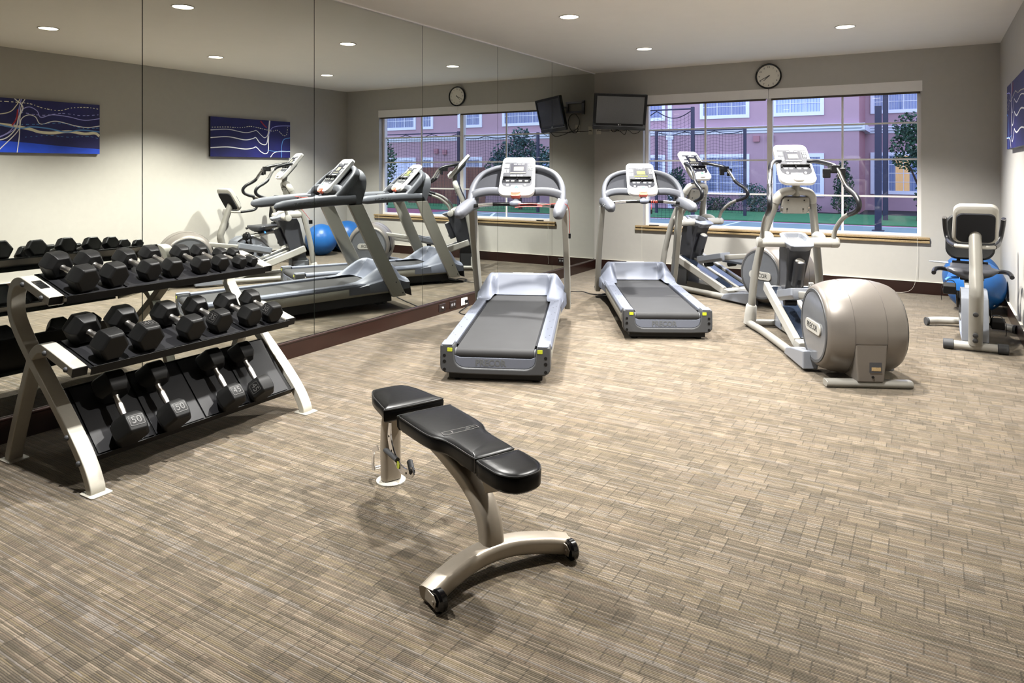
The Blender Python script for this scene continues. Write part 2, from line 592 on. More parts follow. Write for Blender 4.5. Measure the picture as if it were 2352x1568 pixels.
# ceiling downlights ---------------------------------------------------
def downlight():
    t = empty('ceiling_light')
    b = MB().lathe([(0.098, 0.0), (0.098, -0.006), (0.086, -0.006), (0.086, 0.0)], 32)
    b.f = b.f[:-2]; b.mi = b.mi[:-2]
    b.obj('trim_ring', M['can'], t)
    b = MB()
    b.poly([(x, y, -0.002) for x, y in circ(0.087, 32)])
    b.obj('lens', M['lens'], t, smooth=False)
    return t
LG = [(1.40, -1.70, 'ceiling light over the back treadmill near the window wall', ),
      (1.41, -3.76, 'ceiling light over the front treadmill, second from window wall on mirror side'),
      (1.35, -5.88, 'ceiling light above the bench, seen only in the mirror at upper left'),
      (3.60, -1.92, 'ceiling light at upper right above the recumbent bike'),
      (3.54, -3.92, 'ceiling light over the rear of the front elliptical, seen in the mirror'),
      (3.40, -5.99, 'ceiling light nearest the framed prints, reflected at the far left of mirror'),
      (1.35, -7.95, 'ceiling light above the dumbbell rack on the mirror side')]
proto = None
for i, (x, y, lab) in enumerate(LG):
    if proto is None:
        proto = downlight()
        o = proto
    else:
        o = copy_tree(proto)
    o.location = (x, y, H)
    tag(o, lab, 'ceiling light', 'recessed ceiling lights')
    L = bpy.data.lights.new('lamp', 'SPOT')
    L.energy = (700 if x < 2 else 290) if y > -3 else (490 if x < 2 else 420) if y > -5 else (290 if x < 2 else 165) if y > -7 else 50
    L.spot_size = R(120)
    L.spot_blend = 0.65
    L.shadow_soft_size = 0.06
    L.color = (1.0, 0.985, 0.95) if (y > -4.5 and x < 2) else (1.0, 0.975, 0.93) if y > -3 else (1.0, 0.96, 0.88) if x < 2 else (1.0, 0.93, 0.82)
    lo = bpy.data.objects.new('lamp', L)
    COL.objects.link(lo)
    lo.parent = o
    lo.location = (0, 0, -0.02)
# ------------------------------------------------------------------ exercise console (shared by treadmill and elliptical)
def console(parent, X, panel, lcd, hub=True, stop=True):
    """u across, v up the face, n towards the user; 0.31 x 0.46"""
    def outline(g=0.0):
        pts = []
        for x, y in rr(0.325 - 2 * g, 0.46 - 2 * g, (0.05, 0.05, 0.07, 0.07), 6):
            k = 1 - 0.09 * (y + 0.23) / 0.46
            pts.append((x * k, y + 0.23))
        return pts
    b = MB(); b.xf = X
    b.rings([[(x * .9, (y - .23) * .9 + .23, -0.055) for x, y in outline()], [(x, y, -0.04) for x, y in outline()], [(x, y, -0.006) for x, y in outline()], [(x, y, 0.0) for x, y in outline(0.006)]])
    con = b.obj('console', M['white'], parent, bevel=0.003)
    b = MB(); b.xf = X
    pts = [(-0.132, 0.388), (0.132, 0.388)][::-1]
    out = [(0.126, 0.39), (-0.126, 0.39), (-0.138, 0.15)]
    out += [(-0.138 + 0.05 * (1 - math.cos(R(a))), 0.145 - 0.05 * math.sin(R(a))) for a in (15, 40, 65, 90)]
    out += [(-0.055, 0.095), (-0.05, 0.115), (0.05, 0.115), (0.055, 0.095)]
    out += [(0.138 - 0.05 * (1 - math.cos(R(a))), 0.145 - 0.05 * math.sin(R(a))) for a in (90, 65, 40, 15)]
    out += [(0.138, 0.15)]
    b.prism(out, -0.001, 0.0022)
    b.obj('control_panel', panel, con, smooth=False)
    b = MB(); b.xf = X
    b.prism(rr(0.145, 0.125, 0.006, 3, 0.004, 0.312), 0.002, 0.0035)
    b.obj('display_surround', M['panel2'], con, smooth=False)
    b = MB(); b.xf = X
    b.prism(rr(0.088, 0.05, 0.003, 2, 0.004, 0.308), 0.003, 0.0048)
    b.prism(rr(0.14, 0.012, 0.002, 2, 0.0, 0.258), 0.003, 0.0048)
    b.obj('screen', lcd, con, smooth=False)
    b = MB(); b.xf = X
    for i in range(3):
        for j in range(4):
            b.prism(circ(0.0062, 10, 0.098 + i * 0.0165, 0.362 - j * 0.0195), 0.002, 0.005)
    for i in range(2):
        for j in range(3):
            b.prism(rr(0.02, 0.008, 0.002, 2, -0.118 + i * 0.026, 0.297 - j * 0.016), 0.002, 0.004)
    b.prism(rr(0.042, 0.045, 0.002, 2, -0.105, 0.345), 0.002, 0.0032)
    b.prism(rr(0.038, 0.012, 0.003, 2, 0.004, 0.384), 0.002, 0.004)
    for x in (-0.03, 0.006, 0.04):
        b.prism(rr(0.026, 0.007, 0.001, 1, x, 0.365), 0.0035, 0.005)
    b.obj('key_print', M['keys'], con, smooth=False)
    for x, y in ((-0.055, 0.222), (-0.027, 0.222), (0.006, 0.222), (0.035, 0.222), (-0.083, 0.112), (0.075, 0.112)):
        b = MB(); b.xf = X
        b.prism(circ(0.011, 14, x, y), 0.002, 0.005)
        b.obj('round_key', M['keys'], con, smooth=False)
    for x in (-0.085, -0.04, 0.03, 0.085):
        b = MB(); b.xf = X
        b.prism(rr(0.03, 0.014, 0.002, 2, x, 0.163), 0.002, 0.004)
        b.obj('bar_key', M['keys'], con, smooth=False)
    b = MB(); b.xf = X
    b.prism(rr(0.25, 0.008, 0.003, 2, 0, 0.192), 0.0, 0.03)
    for x in (-0.108, 0.108):
        b.prism(rr(0.032, 0.018, 0.006, 3, x, 0.2), 0.0, 0.02)
    for x in (-0.12, 0.0, 0.12):
        b.box((x - 0.006, 0.172, 0.002), (x + 0.006, 0.2, 0.022))
    b.obj('reading_rack', M['black'], con, bevel=0.001)
    b = MB(); b.xf = X
    b.rings([[(x, y - 0.012, 0.0) for x, y in rr(0.1, 0.09, 0.03, 5, -0.002, 0.068)], [(x, y - 0.012, 0.02) for x, y in rr(0.096, 0.086, 0.03, 5, -0.002, 0.068)], [(x, y - 0.012, 0.026) for x, y in rr(0.082, 0.072, 0.026, 5, -0.002, 0.068)]])
    pad = b.obj('stop_paddle' if stop else 'lower_cover', M['white'], con, bevel=0.002)
    b = MB(); b.xf = X
    for k in range(3):
        a = R(90 + 120 * k)
        b.prism(circ(0.0095, 10, 0.002 + 0.011 * math.cos(a), 0.07 + 0.009 * math.sin(a)), 0.0255, 0.027)
    b.obj('green_emblem', M['green'], pad, smooth=False)
    if stop:
        b = MB(); b.xf = X
        b.rings([[(x, y, -0.03) for x, y in rr(0.084, 0.05, 0.016, 4, -0.002, 0.004)], [(x, y, 0.012) for x, y in rr(0.088, 0.05, 0.016, 4, -0.002, 0.004)]])
        b.obj('red_stop_key', M['redglow'], con, bevel=0.003)
    return con

# ------------------------------------------------------------------ treadmill (y forward, 0 at the rear face)
def make_treadmill(lcd, lit):
    t = empty('treadmill')
    S = lambda k: (-1, 1)[k]
    # base frame
    b = MB()
    b.box((-0.33, 0.03, 0.022), (0.33, 2.0, 0.125))
    b.obj('base_frame', M['black'], t, bevel=0.006)
    for s in (-1, 1):
        b = MB()
        b.prism([(s * (x), z) for x, z in ((0.30, 0.12), (0.383, 0.125), (0.389, 0.16), (0.389, 0.205), (0.382, 0.222), (0.30, 0.222))], 0.11, 1.99, 'y')
        b.obj('side_skirt', M['tpost'], t, bevel=0.004)
        b = MB()
        b.prism([(s * x, z) for x, z in ((0.292, 0.215), (0.392, 0.215), (0.392, 0.236), (0.378, 0.256), (0.292, 0.256))], 0.125, 1.80, 'y')
        rail = b.obj('foot_rail', M['tlight'], t, bevel=0.006)
        b = MB()
        for k in range(6):
            y = 0.3 + 0.24 * k
            b.prism(circ(0.005, 8, s * 0.335, y), 0.255, 0.2568)
            b.prism(circ(0.005, 8, s * 0.36, y + 0.05), 0.255, 0.2568)
        b.obj('screw', M['tdark'], rail, smooth=False)
        # rear foot
        b = MB().cyl((s * 0.28, 0.10, 0.0), (s * 0.28, 0.10, 0.06), 0.032, 16)
        b.obj('rubber_foot', M['black'], t)
        # front lift leg with its wheel
        b = MB().prism([(1.50, 0.10), (1.62, 0.10), (1.93, 0.045), (1.95, 0.02), (1.93, 0.0), (1.85, 0.0)], s * 0.27, s * 0.31, 'x')
        leg = b.obj('lift_leg', M['black'], t, bevel=0.006)
        b = MB().cyl((s * 0.265, 1.92, 0.03), (s * 0.325, 1.92, 0.03), 0.03, 18)
        b.obj('wheel', M['black'], leg, bevel=0.004)
    # belt wrapped round the rear roller
    b = MB()
    prof = [(2.0, 0.236), (0.055, 0.236)] + [(0.05 - 0.036 * math.sin(R(a)), 0.2 + 0.036 * math.cos(R(a))) for a in range(15, 181, 15)] + [(0.3, 0.164), (0.3, 0.150), (2.0, 0.150)]
    b.prism([(y, z) for y, z in prof], -0.272, 0.272, 'x')
    b.obj('running_belt', M['belt'], t, angle=30)
    for s in (-1, 1):
        b = MB().cyl((s * 0.272, 0.05, 0.2), (s * 0.286, 0.05, 0.2), 0.036, 20)
        b.obj('roller_end', M['tdark'], t, bevel=0.004)
    b = MB()
    for s in (-1, 1):
        b.box((min(s * 0.293, s * 0.273), 0.13, 0.16), (max(s * 0.293, s * 0.273), 1.9, 0.238))
    b.obj('belt_channel', M['black'], t, smooth=False)
    # rear end cap: U shaped, the light name plate below the roller
    o = [(-0.386, 0.262), (-0.388, 0.12)] + [(-0.388 + 0.05 * (1 - math.cos(R(a))), 0.115 - 0.05 * math.sin(R(a))) for a in (20, 45, 70, 90)]
    o += [(-0.2, 0.06), (0.2, 0.06)]
    o += [(0.388 - 0.05 * (1 - math.cos(R(a))), 0.115 - 0.05 * math.sin(R(a))) for a in (90, 70, 45, 20)] + [(0.388, 0.12), (0.386, 0.262), (0.362, 0.266), (0.295, 0.262), (0.288, 0.235)]
    o += [(0.283 - 0.075 * (1 - math.cos(R(a))), 0.165 - 0.06 * math.sin(R(a))) for a in (0, 25, 50, 75, 90)]
    o += [(-0.283 + 0.075 * (1 - math.cos(R(a))), 0.165 - 0.06 * math.sin(R(a))) for a in (90, 75, 50, 25, 0)]
    o += [(-0.288, 0.235), (-0.295, 0.262), (-0.362, 0.266)]
    b = MB().prism(o, 0.0, 0.115, 'y')
    cap = b.obj('end_cap', M['tdark'], t, bevel=0.012, seg=3)
    b = MB()
    o2 = [(0.286, 0.19)] + [(0.283 - 0.075 * (1 - math.cos(R(a))), 0.167 - 0.06 * math.sin(R(a))) for a in (0, 25, 50, 75, 90)]
    o2 += [(-0.283 + 0.075 * (1 - math.cos(R(a))), 0.167 - 0.06 * math.sin(R(a))) for a in (90, 75, 50, 25, 0)] + [(-0.286, 0.19), (-0.25, 0.176), (0.25, 0.176)]
    b.prism(o2, 0.012, 0.03, 'y')
    plate = b.obj('name_plate', M['tlight'], t, bevel=0.002)
    text_mesh('lettering', 'PRECOR', 0.062, M['logo'], plate, frame((-0.03, 0.0115, 0.140), (1, 0, 0), (0, 0, 1), (0, -1, 0)), 0.002, squash=0.92, bold=0.03)
    b = MB()
    b.xf = frame((0, -0.001, 0), (1, 0, 0), (0, 0, 1), (0, -1, 0))
    for s in (-1, 1):
        b.prism(rr(0.036, 0.026, 0.003, 2, s * 0.316, 0.232), -0.002, 0.002)
    b.obj('yellow_reflector', M['yellow'], cap, bevel=0.001)
    b = MB()
    b.xf = frame((0, -0.0015, 0), (1, 0, 0), (0, 0, 1), (0, -1, 0))
    for s in (-1, 1):
        for z, r in ((0.19, 0.011), (0.148, 0.012), (0.092, 0.011)):
            b.prism(circ(r, 14, s * 0.355, z), -0.002, 0.0012)
    b.obj('bolt_hole', M['black'], cap, smooth=False)
    b = MB()
    for s in (-1, 1):
        b.prism([(s * 0.298, 0.0), (s * 0.365, 0.0), (s * 0.378, 0.02), (s * 0.378, 0.122), (s * 0.298, 0.122)], 0.262, 0.268)
    b.obj('cap_top', M['tlight'], t, bevel=0.002)
    # motor hood as a sculpted height field
    nx, ny = 64, 48
    Rg = lambda y: 0.257 + 0.165 * sstep(1.56, 1.97, y) if y < 2.0 else 0.422 - 0.16 * sstep(2.0, 2.15, y)
    b = MB()
    grid = []
    for i in range(nx + 1):
        u = -1 + 2 * i / nx
        row = []
        for j in range(ny + 1):
            ax = abs(u)
            wgt = sstep(0.55, 0.70, ax)
            ys_ = 1.83 + (1.50 - 1.83) * wgt
            y = ys_ + (2.17 - ys_) * j / ny
            half = 0.392 + 0.035 * sstep(1.5, 1.95, y)
            x = u * half
            zs = Rg(y)
            tt = max(0, min(1, (y - 1.83) / 0.15))
            zc = 0.243 + (Rg(1.98) - 0.243) * (tt ** 1.6) if y < 1.98 else Rg(y)
            z = zc * (1 - wgt) + zs * wgt
            z = min(z, 1e9) - (z - 0.235) * 0.72 * sstep(0.72, 1.0, ax) - 0.02 * sstep(0.9, 1, ax)
            row.append((x, y, z))
        grid.append(row)
    I = [[b.V(p) for p in row] for row in grid]
    for i in range(nx):
        for j in range(ny):
            b.F((I[i][j], I[i + 1][j], I[i + 1][j + 1], I[i][j + 1]))
    base = []
    for i in (0, nx):
        low = [b.V((grid[i][j][0], grid[i][j][1], 0.15)) for j in range(ny + 1)]
        for j in range(ny):
            b.F((I[i][j], I[i][j + 1], low[j + 1], low[j]))
    low = [b.V((grid[i][ny][0], 2.19, 0.07)) for i in range(nx + 1)]
    for i in range(nx):
        b.F((I[i][ny], I[i + 1][ny], low[i + 1], low[i]))
    hood = b.obj('motor_hood', M['tlight'], t, angle=62)
    b = MB().prism(rr(0.2, 0.028, 0.006, 3, 0.0, 1.995), 0.4215, 0.4235)
    b.obj('hood_badge', M['white'], hood, smooth=False)
    # uprights
    for s in (-1, 1):
        b = MB()
        pts = cr([(s * 0.432, 2.035, 0.085), (s * 0.432, 1.80, 0.58), (s * 0.42, 1.575, 1.085)], 6)
        sec = [(-0.026, -0.078), (0.026, -0.078), (0.030, 0.0), (0.026, 0.078), (-0.026, 0.078), (-0.030, 0.0)]
        rings = []
        for i, p in enumerate(pts):
            rings.append([(p.x + a, p.y + c, p.z) for a, c in sec])
        b.rings(rings)
        up = b.obj('upright', M['tpost'], t, bevel=0.008, angle=30)
        b = MB()
        for y, z in ((1.995, 0.24), (2.07, 0.12)):
            b.cyl((s * 0.458, y, z), (s * 0.4635, y, z), 0.008, 10)
        b.obj('bolt', M['tdark'], up)
    # handrails
    for s in (-1, 1):
        path = [(s * 0.402, 0.76, 1.105), (s * 0.402, 0.785, 1.107), (s * 0.402, 0.86, 1.112), (s * 0.403, 1.1, 1.128), (s * 0.405, 1.35, 1.138), (s * 0.408, 1.58, 1.135)]
        rad = [0.016, 0.042, 0.057, 0.062, 0.062, 0.056]
        sec = [(a * 0.84, c) for a, c in rr(1.9, 1.76, 0.72, 4)]
        b = MB().tube(path, rad, sect=sec, up=(0, 0, 1))
        h = b.obj('handrail', M['tsilver'], t, angle=60)
        if s < 0:
            text_mesh('lettering', 'PRECOR', 0.042, M['logo'], h, frame((-0.4535, 1.05, 1.123), (0, -1, 0), (0, 0, 1), (-1, 0, 0)), 0.002, squash=1.5)
    # shroud: side cheeks, arch band, lower beam and closed back
    b = MB()
    P0, vv = Vector((0, 1.405, 1.17)), Vector((0, 0.72, 0.694)).normalized()
    nn = Vector((0, -vv.z, vv.y))
    arch = [(0.412, -0.03), (0.412, 0.07), (0.404, 0.15), (0.378, 0.235), (0.33, 0.31), (0.26, 0.36), (0.17, 0.392), (0.0, 0.405)]
    full = [(-x, v) for x, v in arch] + [(x, v) for x, v in arch[-2::-1]]
    path = [P0 + Vector((x, 0, 0)) + vv * v for x, v in cr([(x, v, 0) for x, v in full], 4) for x, v in [(x, v)]] if False else [P0 + Vector((p.x, 0, 0)) + vv * p.y for p in cr([(x, v, 0) for x, v in full], 4)]
    sec = rr(0.05, 0.085, 0.02, 3)
    b.tube(path, 1.0, sect=sec, up=tuple(nn))
    # cheeks
    # lower beam between the cheeks
    beam = cr([(-0.41, 1.44, 1.20), (-0.35, 1.45, 1.235), (-0.22, 1.475, 1.25), (0, 1.485, 1.235), (0.22, 1.475, 1.25), (0.35, 1.45, 1.235), (0.41, 1.44, 1.20)], 5)
    b.tube(beam, 1.0, sect=[(x * 0.5, y * 0.5) for x, y in rr(0.14, 0.15, 0.055, 4)], up=(0, 0.3, 1))
    # closed sides and back: ruled from the arch to a back outline, open under the lower beam
    oc = cr([(x, v, 0) for x, v in full], 4)
    A, B = [], []
    for p in oc:
        f = max(0.0, min(1.0, (p.y + 0.03) / 0.435))
        A.append(P0 + Vector((p.x, 0, 0)) + vv * p.y)
        B.append(Vector((p.x * (0.985 - 0.05 * f), 1.655 + 0.085 * math.sin(f * PI * 0.62), 1.078 + 0.375 * f ** 0.85)))
    rim_ = [P0 + Vector((p.x, 0, 0)) + vv * p.y - nn * 0.02 for p in oc]
    for i in range(len(oc) - 1):
        b.quad(A[i], A[i + 1], B[i + 1], B[i])
        # inner skin of the side wall, so that it has thickness
        k = 0.94
        b.quad(*[Vector((q.x * k, q.y, q.z)) for q in (A[i], B[i], B[i + 1], A[i + 1])])
    for s in (0, len(oc) - 1):
        k = 0.94
        b.quad(A[s], B[s], Vector((B[s].x * k, B[s].y, B[s].z)), Vector((A[s].x * k, A[s].y, A[s].z)))
        # cheek reaching forward over the handrail joint
        x0, x1 = A[s].x, A[s].x * 0.9
        b.prism([(1.27, 1.09), (1.655, 1.078), (1.66, 1.12), (1.44, 1.20), (1.36, 1.19)], min(x0, x1), max(x0, x1), 'x')
    b.poly([q for q, p in zip(B, oc) if p.y > 0.10])
    b.poly([q + Vector((0, -0.01, 0)) for q, p in zip(B, oc) if p.y > 0.10][::-1])
    sh = b.obj('console_shroud', M['tsilver'], t, bevel=0.0, angle=45)
    b = MB()
    o = [(p.x * 0.94, min(p.y - 0.01, 0.375)) for p in cr([(x, v, 0) for x, v in full], 3) if p.y > 0.075]
    b.poly([P0 + Vector((x, 0, 0)) + vv * v + nn * 0.006 for x, v in o])
    b.obj('infill_panel', M['tinfill'], sh, smooth=False)
    # console
    v2 = Vector((0, 0.697, 0.717))
    X = frame((0.0, 1.368, 1.226), (1, 0, 0), v2, (0, -0.717, 0.697))
    con = console(t, X, M['panel'], lcd)
    # heart rate bar
    hub = Vector((0, 1.325, 1.135))
    b = MB().ball((0, 1.335, 1.15), 0.06, 0.045, 0.03, 18, 10)
    b.tube([(0, 1.35, 1.15), (0, 1.40, 1.18), (0, 1.44, 1.22)], 0.028, 12)
    hb = b.obj('grip_hub', M['tlight'], t)
    for s in (-1, 1):
        pth = cr([(s * 0.04, 1.325, 1.147), (s * 0.2, 1.31, 1.146), (s * 0.385, 1.24, 1.132)], 6)
        b = MB().tube(pth, 0.0165, 12)
        bar = b.obj('grip_bar', M['gloss_black'], t)
        p2 = [p for p in pth if 0.19 < abs(p.x) < 0.345]
        b = MB().tube(p2, 0.0182, 14)
        b.obj('pulse_sensor', M['chrome'], bar)
    if lit:
        b = MB()
        pth = [(0.105 + 0.012 * k, 1.3125 + 0.021 * math.cos(k * PI), 1.136 + 0.021 * math.sin(k * PI / 2)) for k in range(5)]
        for k in range(4):
            x = 0.075 + 0.018 * k
            b.lathe([(0.0178, -0.003), (0.0185, 0), (0.0178, 0.003)], 14, (x, 1.322 - 0.02 * k * 0.1, 1.147), (1, 0.0, 0.15))
        b.tube(cr([(0.07, 1.31, 1.12), (0.072, 1.30, 1.10), (0.07, 1.30, 1.06)], 5), 0.0015, 6)
        c = b.obj('safety_cord', M['red'], t)
        b = MB().box((0.062, 1.29, 1.02), (0.08, 1.31, 1.065))
        b.obj('cord_clip', M['black'], c, bevel=0.003)
    else:
        b = MB()
        b.tube(cr([(0.03, 1.30, 1.15), (0.15, 1.285, 1.155), (0.25, 1.27, 1.15), (0.35, 1.23, 1.16), (0.42, 1.1, 1.178), (0.469, 1.20, 1.13), (0.474, 1.33, 1.0), (0.47, 1.42, 0.88)], 8), 0.0026, 6)
        b.tube(cr([(0.0, 1.30, 1.12), (0.10, 1.29, 1.13), (0.24, 1.275, 1.13)], 8), 0.004, 6)
        c = b.obj('safety_cord', M['red'], t)
        b = MB().box((0.462, 1.40, 0.84), (0.482, 1.44, 0.885))
        b.obj('cord_clip', M['black'], c, bevel=0.004)
    return t

t1 = make_treadmill(M['lcd'], False)
t1.location = (1.737, -5.609, -0.002)
t1.rotation_euler = (R(1.7), 0, R(24.0))
tag(t1, 'front grey treadmill with unlit screen, nearest the dumbbell rack', 'treadmill', 'treadmills facing the television')
t2 = make_treadmill(M['lcdgreen'], True)
t2.location = (2.374, -3.783, 0)
t2.rotation_euler = (0, 0, R(28.8))
tag(t2, 'back grey treadmill with green lit screen, in front of the window', 'treadmill', 'treadmills facing the television')
# ------------------------------------------------------------------ elliptical trainer (y forward, rear foot at y=0)
def make_elliptical(glare_panel=1):
    t = empty('elliptical_trainer')
    # rear stabiliser
    b = MB().prism([(y, z) for y, z in rr(0.085, 0.05, 0.024, 5, 0.0, 0.027)], -0.285, 0.285, 'x')
    b.obj('rear_stabiliser', M['bench'] if False else M['etube'], t, bevel=0.004)
    # drum: lathe about x
    cy, cz = 0.265, 0.362
    prof = [(0.20, -0.268), (0.262, -0.268), (0.278, -0.262), (0.293, -0.24), (0.312, -0.19), (0.326, -0.13), (0.3335, -0.07), (0.336, 0.0), (0.3335, 0.07), (0.326, 0.13), (0.312, 0.19), (0.293, 0.24), (0.278, 0.262), (0.262, 0.268), (0.20, 0.268)]
    b = MB().lathe(prof, 56, (0, cy, cz), (1, 0, 0))
    drum = b.obj('flywheel_cover', M['drum'], t, angle=40)
    b = MB()
    for x in (-0.105, 0.105):
        b.lathe([(0.3292, x - 0.0012), (0.3312, x - 0.0012), (0.3312, x + 0.0012), (0.3292, x + 0.0012)], 56, (0, cy, cz), (1, 0, 0), cap=False)
    b.box((-0.105, cy - 0.3325, cz - 0.053), (0.105, cy - 0.325, cz - 0.051))
    b.obj('seam', M['drumline'], drum, smooth=False)
    for s in (-1, 1):
        b = MB().lathe([(0.0, 0.262), (0.242, 0.262), (0.246, 0.2705), (0.0, 0.2735)][1:], 48, (0, cy, cz), (s, 0, 0))
        d = b.obj('side_disc', M['disc'], drum, angle=40)
        b = MB().lathe([(0.243, 0.262), (0.243, 0.2735), (0.262, 0.2735), (0.266, 0.262)], 48, (0, cy, cz), (s, 0, 0), cap=False)
        b.obj('disc_ring', M['tdark'], d, angle=40)
        X = frame((s * 0.2735, cy - 0.01 , cz - 0.008), (0, -s * -1.0 * -1.0, 0) if False else (0, s, 0), (0, 0, 1), (s, 0, 0))
        b = MB(); b.xf = X
        b.prism(rr(0.30, 0.085, 0.04, 6), -0.002, 0.010)
        bd = b.obj('name_badge', M['ecream'], d, bevel=0.003)
        text_mesh('lettering', 'PRECOR', 0.062, M['ink'], bd, X @ Matrix.Translation((-0.005, 0, 0.0108)), 0.0015, squash=0.9)
        # dark slot where the pedal arm enters
        b = MB()
        slot = [(cy + 0.10, cz + 0.27), (cy + 0.20, cz + 0.235), (cy + 0.30, cz + 0.11), (cy + 0.325, cz - 0.06), (cy + 0.27, cz - 0.14), (cy + 0.26, cz + 0.02), (cy + 0.20, cz + 0.14)]
        b.prism(slot, s * 0.13, s * 0.205, 'x')
        b.obj('arm_slot', M['black'], drum, bevel=0.01)
    # rear housing below the drum
    b = MB()
    b.rings([[(-0.105, -0.0645, cz - 0.053), (0.105, -0.0645, cz - 0.053), (0.105, 0.1, cz - 0.053), (-0.105, 0.1, cz - 0.053)],
             [(-0.098, -0.058, 0.18), (0.098, -0.058, 0.18), (0.1, 0.1, 0.18), (-0.1, 0.1, 0.18)],
             [(-0.085, -0.052, 0.045), (0.085, -0.052, 0.045), (0.1, 0.16, 0.045), (-0.1, 0.16, 0.045)]])
    hs = b.obj('rear_housing', M['drum'], t, bevel=0.012, seg=3)
    b = MB().box((-0.012, -0.0605, 0.115), (0.065, -0.0585, 0.185))
    b.m = 1
    b.box((0.0, -0.0625, 0.128), (0.06, -0.0595, 0.152))
    b.m = 2
    b.cyl((0.01, -0.061, 0.085), (0.01, -0.058, 0.085), 0.009, 10)
    b.obj('rating_label', [M['edark'], M['yellow'] if False else M['stone'], M['black']], hs, smooth=False)
    # base
    b = MB()
    for s in (-1, 1):
        pth = cr([(s * 0.285, 0.55, 0.05), (s * 0.29, 1.0, 0.045), (s * 0.305, 1.5, 0.042), (s * 0.33, 1.72, 0.042), (s * 0.335, 1.84, 0.042)], 6)
        b.tube(pth, 0.033, 14)
        b.ball((s * 0.335, 1.84, 0.042), 0.046, 0.06, 0.04, 14, 8)
    b.tube([(-0.335, 1.84, 0.04), (0.335, 1.84, 0.04)], 0.033, 14)
    b.box((-0.10, 0.5, 0.03), (0.10, 1.7, 0.095))
    b.obj('base_frame', M['etube'], t, angle=50)
    for s in (-1, 1):
        b = MB().prism([(0.33, 0.02), (0.33, 0.16), (0.62, 0.115), (0.74, 0.085), (0.80, 0.02)], s * 0.215, s * 0.325, 'x')
        b.obj('rail_cover', M['egrey'], t, bevel=0.012)
    # uprights and sockets
    for s in (-1, 1):
        b = MB().tube([(s * 0.325, 1.835, 0.03), (s * 0.318, 1.83, 0.12), (s * 0.312, 1.825, 0.20), (s * 0.31, 1.822, 0.215)], [0.058, 0.055, 0.05, 0.04], 16)
        so = b.obj('post_socket', M['ecream'], t)
        b = MB().tube(cr([(s * 0.311, 1.824, 0.19), (s * 0.293, 1.785, 0.49), (s * 0.232, 1.70, 0.88), (s * 0.165, 1.58, 1.17), (s * 0.15, 1.555, 1.225)], 6), 0.035, 16)
        b.obj('upright', M['etube'], t)
    # neck plate and console stem
    X = frame((0, 1.55, 1.19), (1, 0, 0), Vector((0, -0.36, 0.93)).normalized(), Vector((0, -0.93, -0.36)).normalized())
    b = MB(); b.xf = X
    b.prism([(-0.125, -0.085), (-0.10, -0.10), (0.10, -0.10), (0.125, -0.085), (0.118, 0.04), (0.105, 0.06), (-0.105, 0.06), (-0.118, 0.04)], -0.01, 0.03)
    nk = b.obj('neck_plate', M['etube'], t, bevel=0.008, seg=3)
    b = MB(); b.xf = X
    b.xf = Matrix.Identity(4)
    b.tube(cr([(-0.158, 1.57, 1.195), (-0.147, 1.548, 1.24), (-0.105, 1.53, 1.283), (0, 1.525, 1.292), (0.105, 1.53, 1.283), (0.147, 1.548, 1.24), (0.158, 1.57, 1.195)], 6), 0.039, 16)
    b.obj('neck_cap', M['ecream'], t)
    b = MB(); b.xf = X
    for x in (-0.07, 0.07):
        for y in (-0.05, 0.035):
            b.cyl((x, y, 0.029), (x, y, 0.033), 0.007, 8)
    b.m = 1
    for x in (-0.117, 0.117):
        for y in (-0.08, -0.035):
            b.cyl((x, y, 0.028), (x, y, 0.036), 0.009, 10)
    b.obj('bolt', [M['black'], M['chrome']], nk)
    b = MB().tube([(0, 1.52, 1.25), (0, 1.515, 1.33), (0, 1.53, 1.42)], 0.034, 14)
    b.obj('console_stem', M['etube'], t)
    v2 = Vector((0, 0.66, 0.75)).normalized()
    Xc = frame((0, 1.415, 1.372), (1, 0, 0), v2, Vector((0, -v2.z, v2.y)))
    console(t, Xc, M['panel'] if glare_panel else M['panel2'], M['lcd'], stop=False)  # same model twice: glare put into the front one's paler membrane colour
    b = MB(); b.xf = Xc
    b.rings([[(x, y, -0.053) for x, y in rr(0.2, 0.3, 0.04, 4, 0, 0.22)], [(x, y, -0.085) for x, y in rr(0.12, 0.2, 0.03, 4, 0, 0.2)]])
    b.obj('console_back', M['edark'], t, bevel=0.006)
    # cross arm with pivots
    b = MB()
    for s in (-1, 1):
        b = MB().tube([(s * 0.10, 1.475, 0.838), (s * 0.30, 1.475, 0.838)], 0.043, 18)
        b.ball((s * 0.225, 1.60, 0.875), 0.042, 0.14, 0.05, 14, 8)
        b.obj('cross_arm', M['ecream'], t, angle=50)
    for s in (-1, 1):
        b = MB().lathe([(0.03, 0.285), (0.046, 0.29), (0.046, 0.345), (0.04, 0.354), (0.02, 0.36)], 18, (0, 1.475, 0.838), (s, 0, 0))
        b.obj('pivot_cap', M['ecream'], t)
        P = [(0.305, 1.475, 0.825), (0.312, 1.44, 0.95), (0.325, 1.33, 1.05), (0.335, 1.22, 1.10), (0.352, 1.12, 1.13), (0.36, 1.06, 1.165), (0.36, 1.05, 1.215), (0.352, 1.09, 1.265), (0.335, 1.16, 1.305), (0.318, 1.21, 1.345), (0.30, 1.25, 1.41), (0.288, 1.29, 1.47), (0.27, 1.345, 1.515), (0.235, 1.44, 1.54), (0.185, 1.54, 1.56), (0.12, 1.585, 1.565)]
        P = cr([(s * x, y, z) for x, y, z in P], 5)
        i0, i1, i2 = 5 * 3 + 2, 5 * 9 + 1, 5 * 11 + 1
        b = MB().tube(P[:i0 + 1], 0.0195, 12)
        hb = b.obj('moving_handlebar', M['etube'], t)
        b = MB().tube(P[i0 - 1:i1 + 1], 0.0215, 12)
        b.obj('foam_grip', M['foam'], hb)
        b = MB().tube(P[i1:i2 + 1], 0.019, 12)
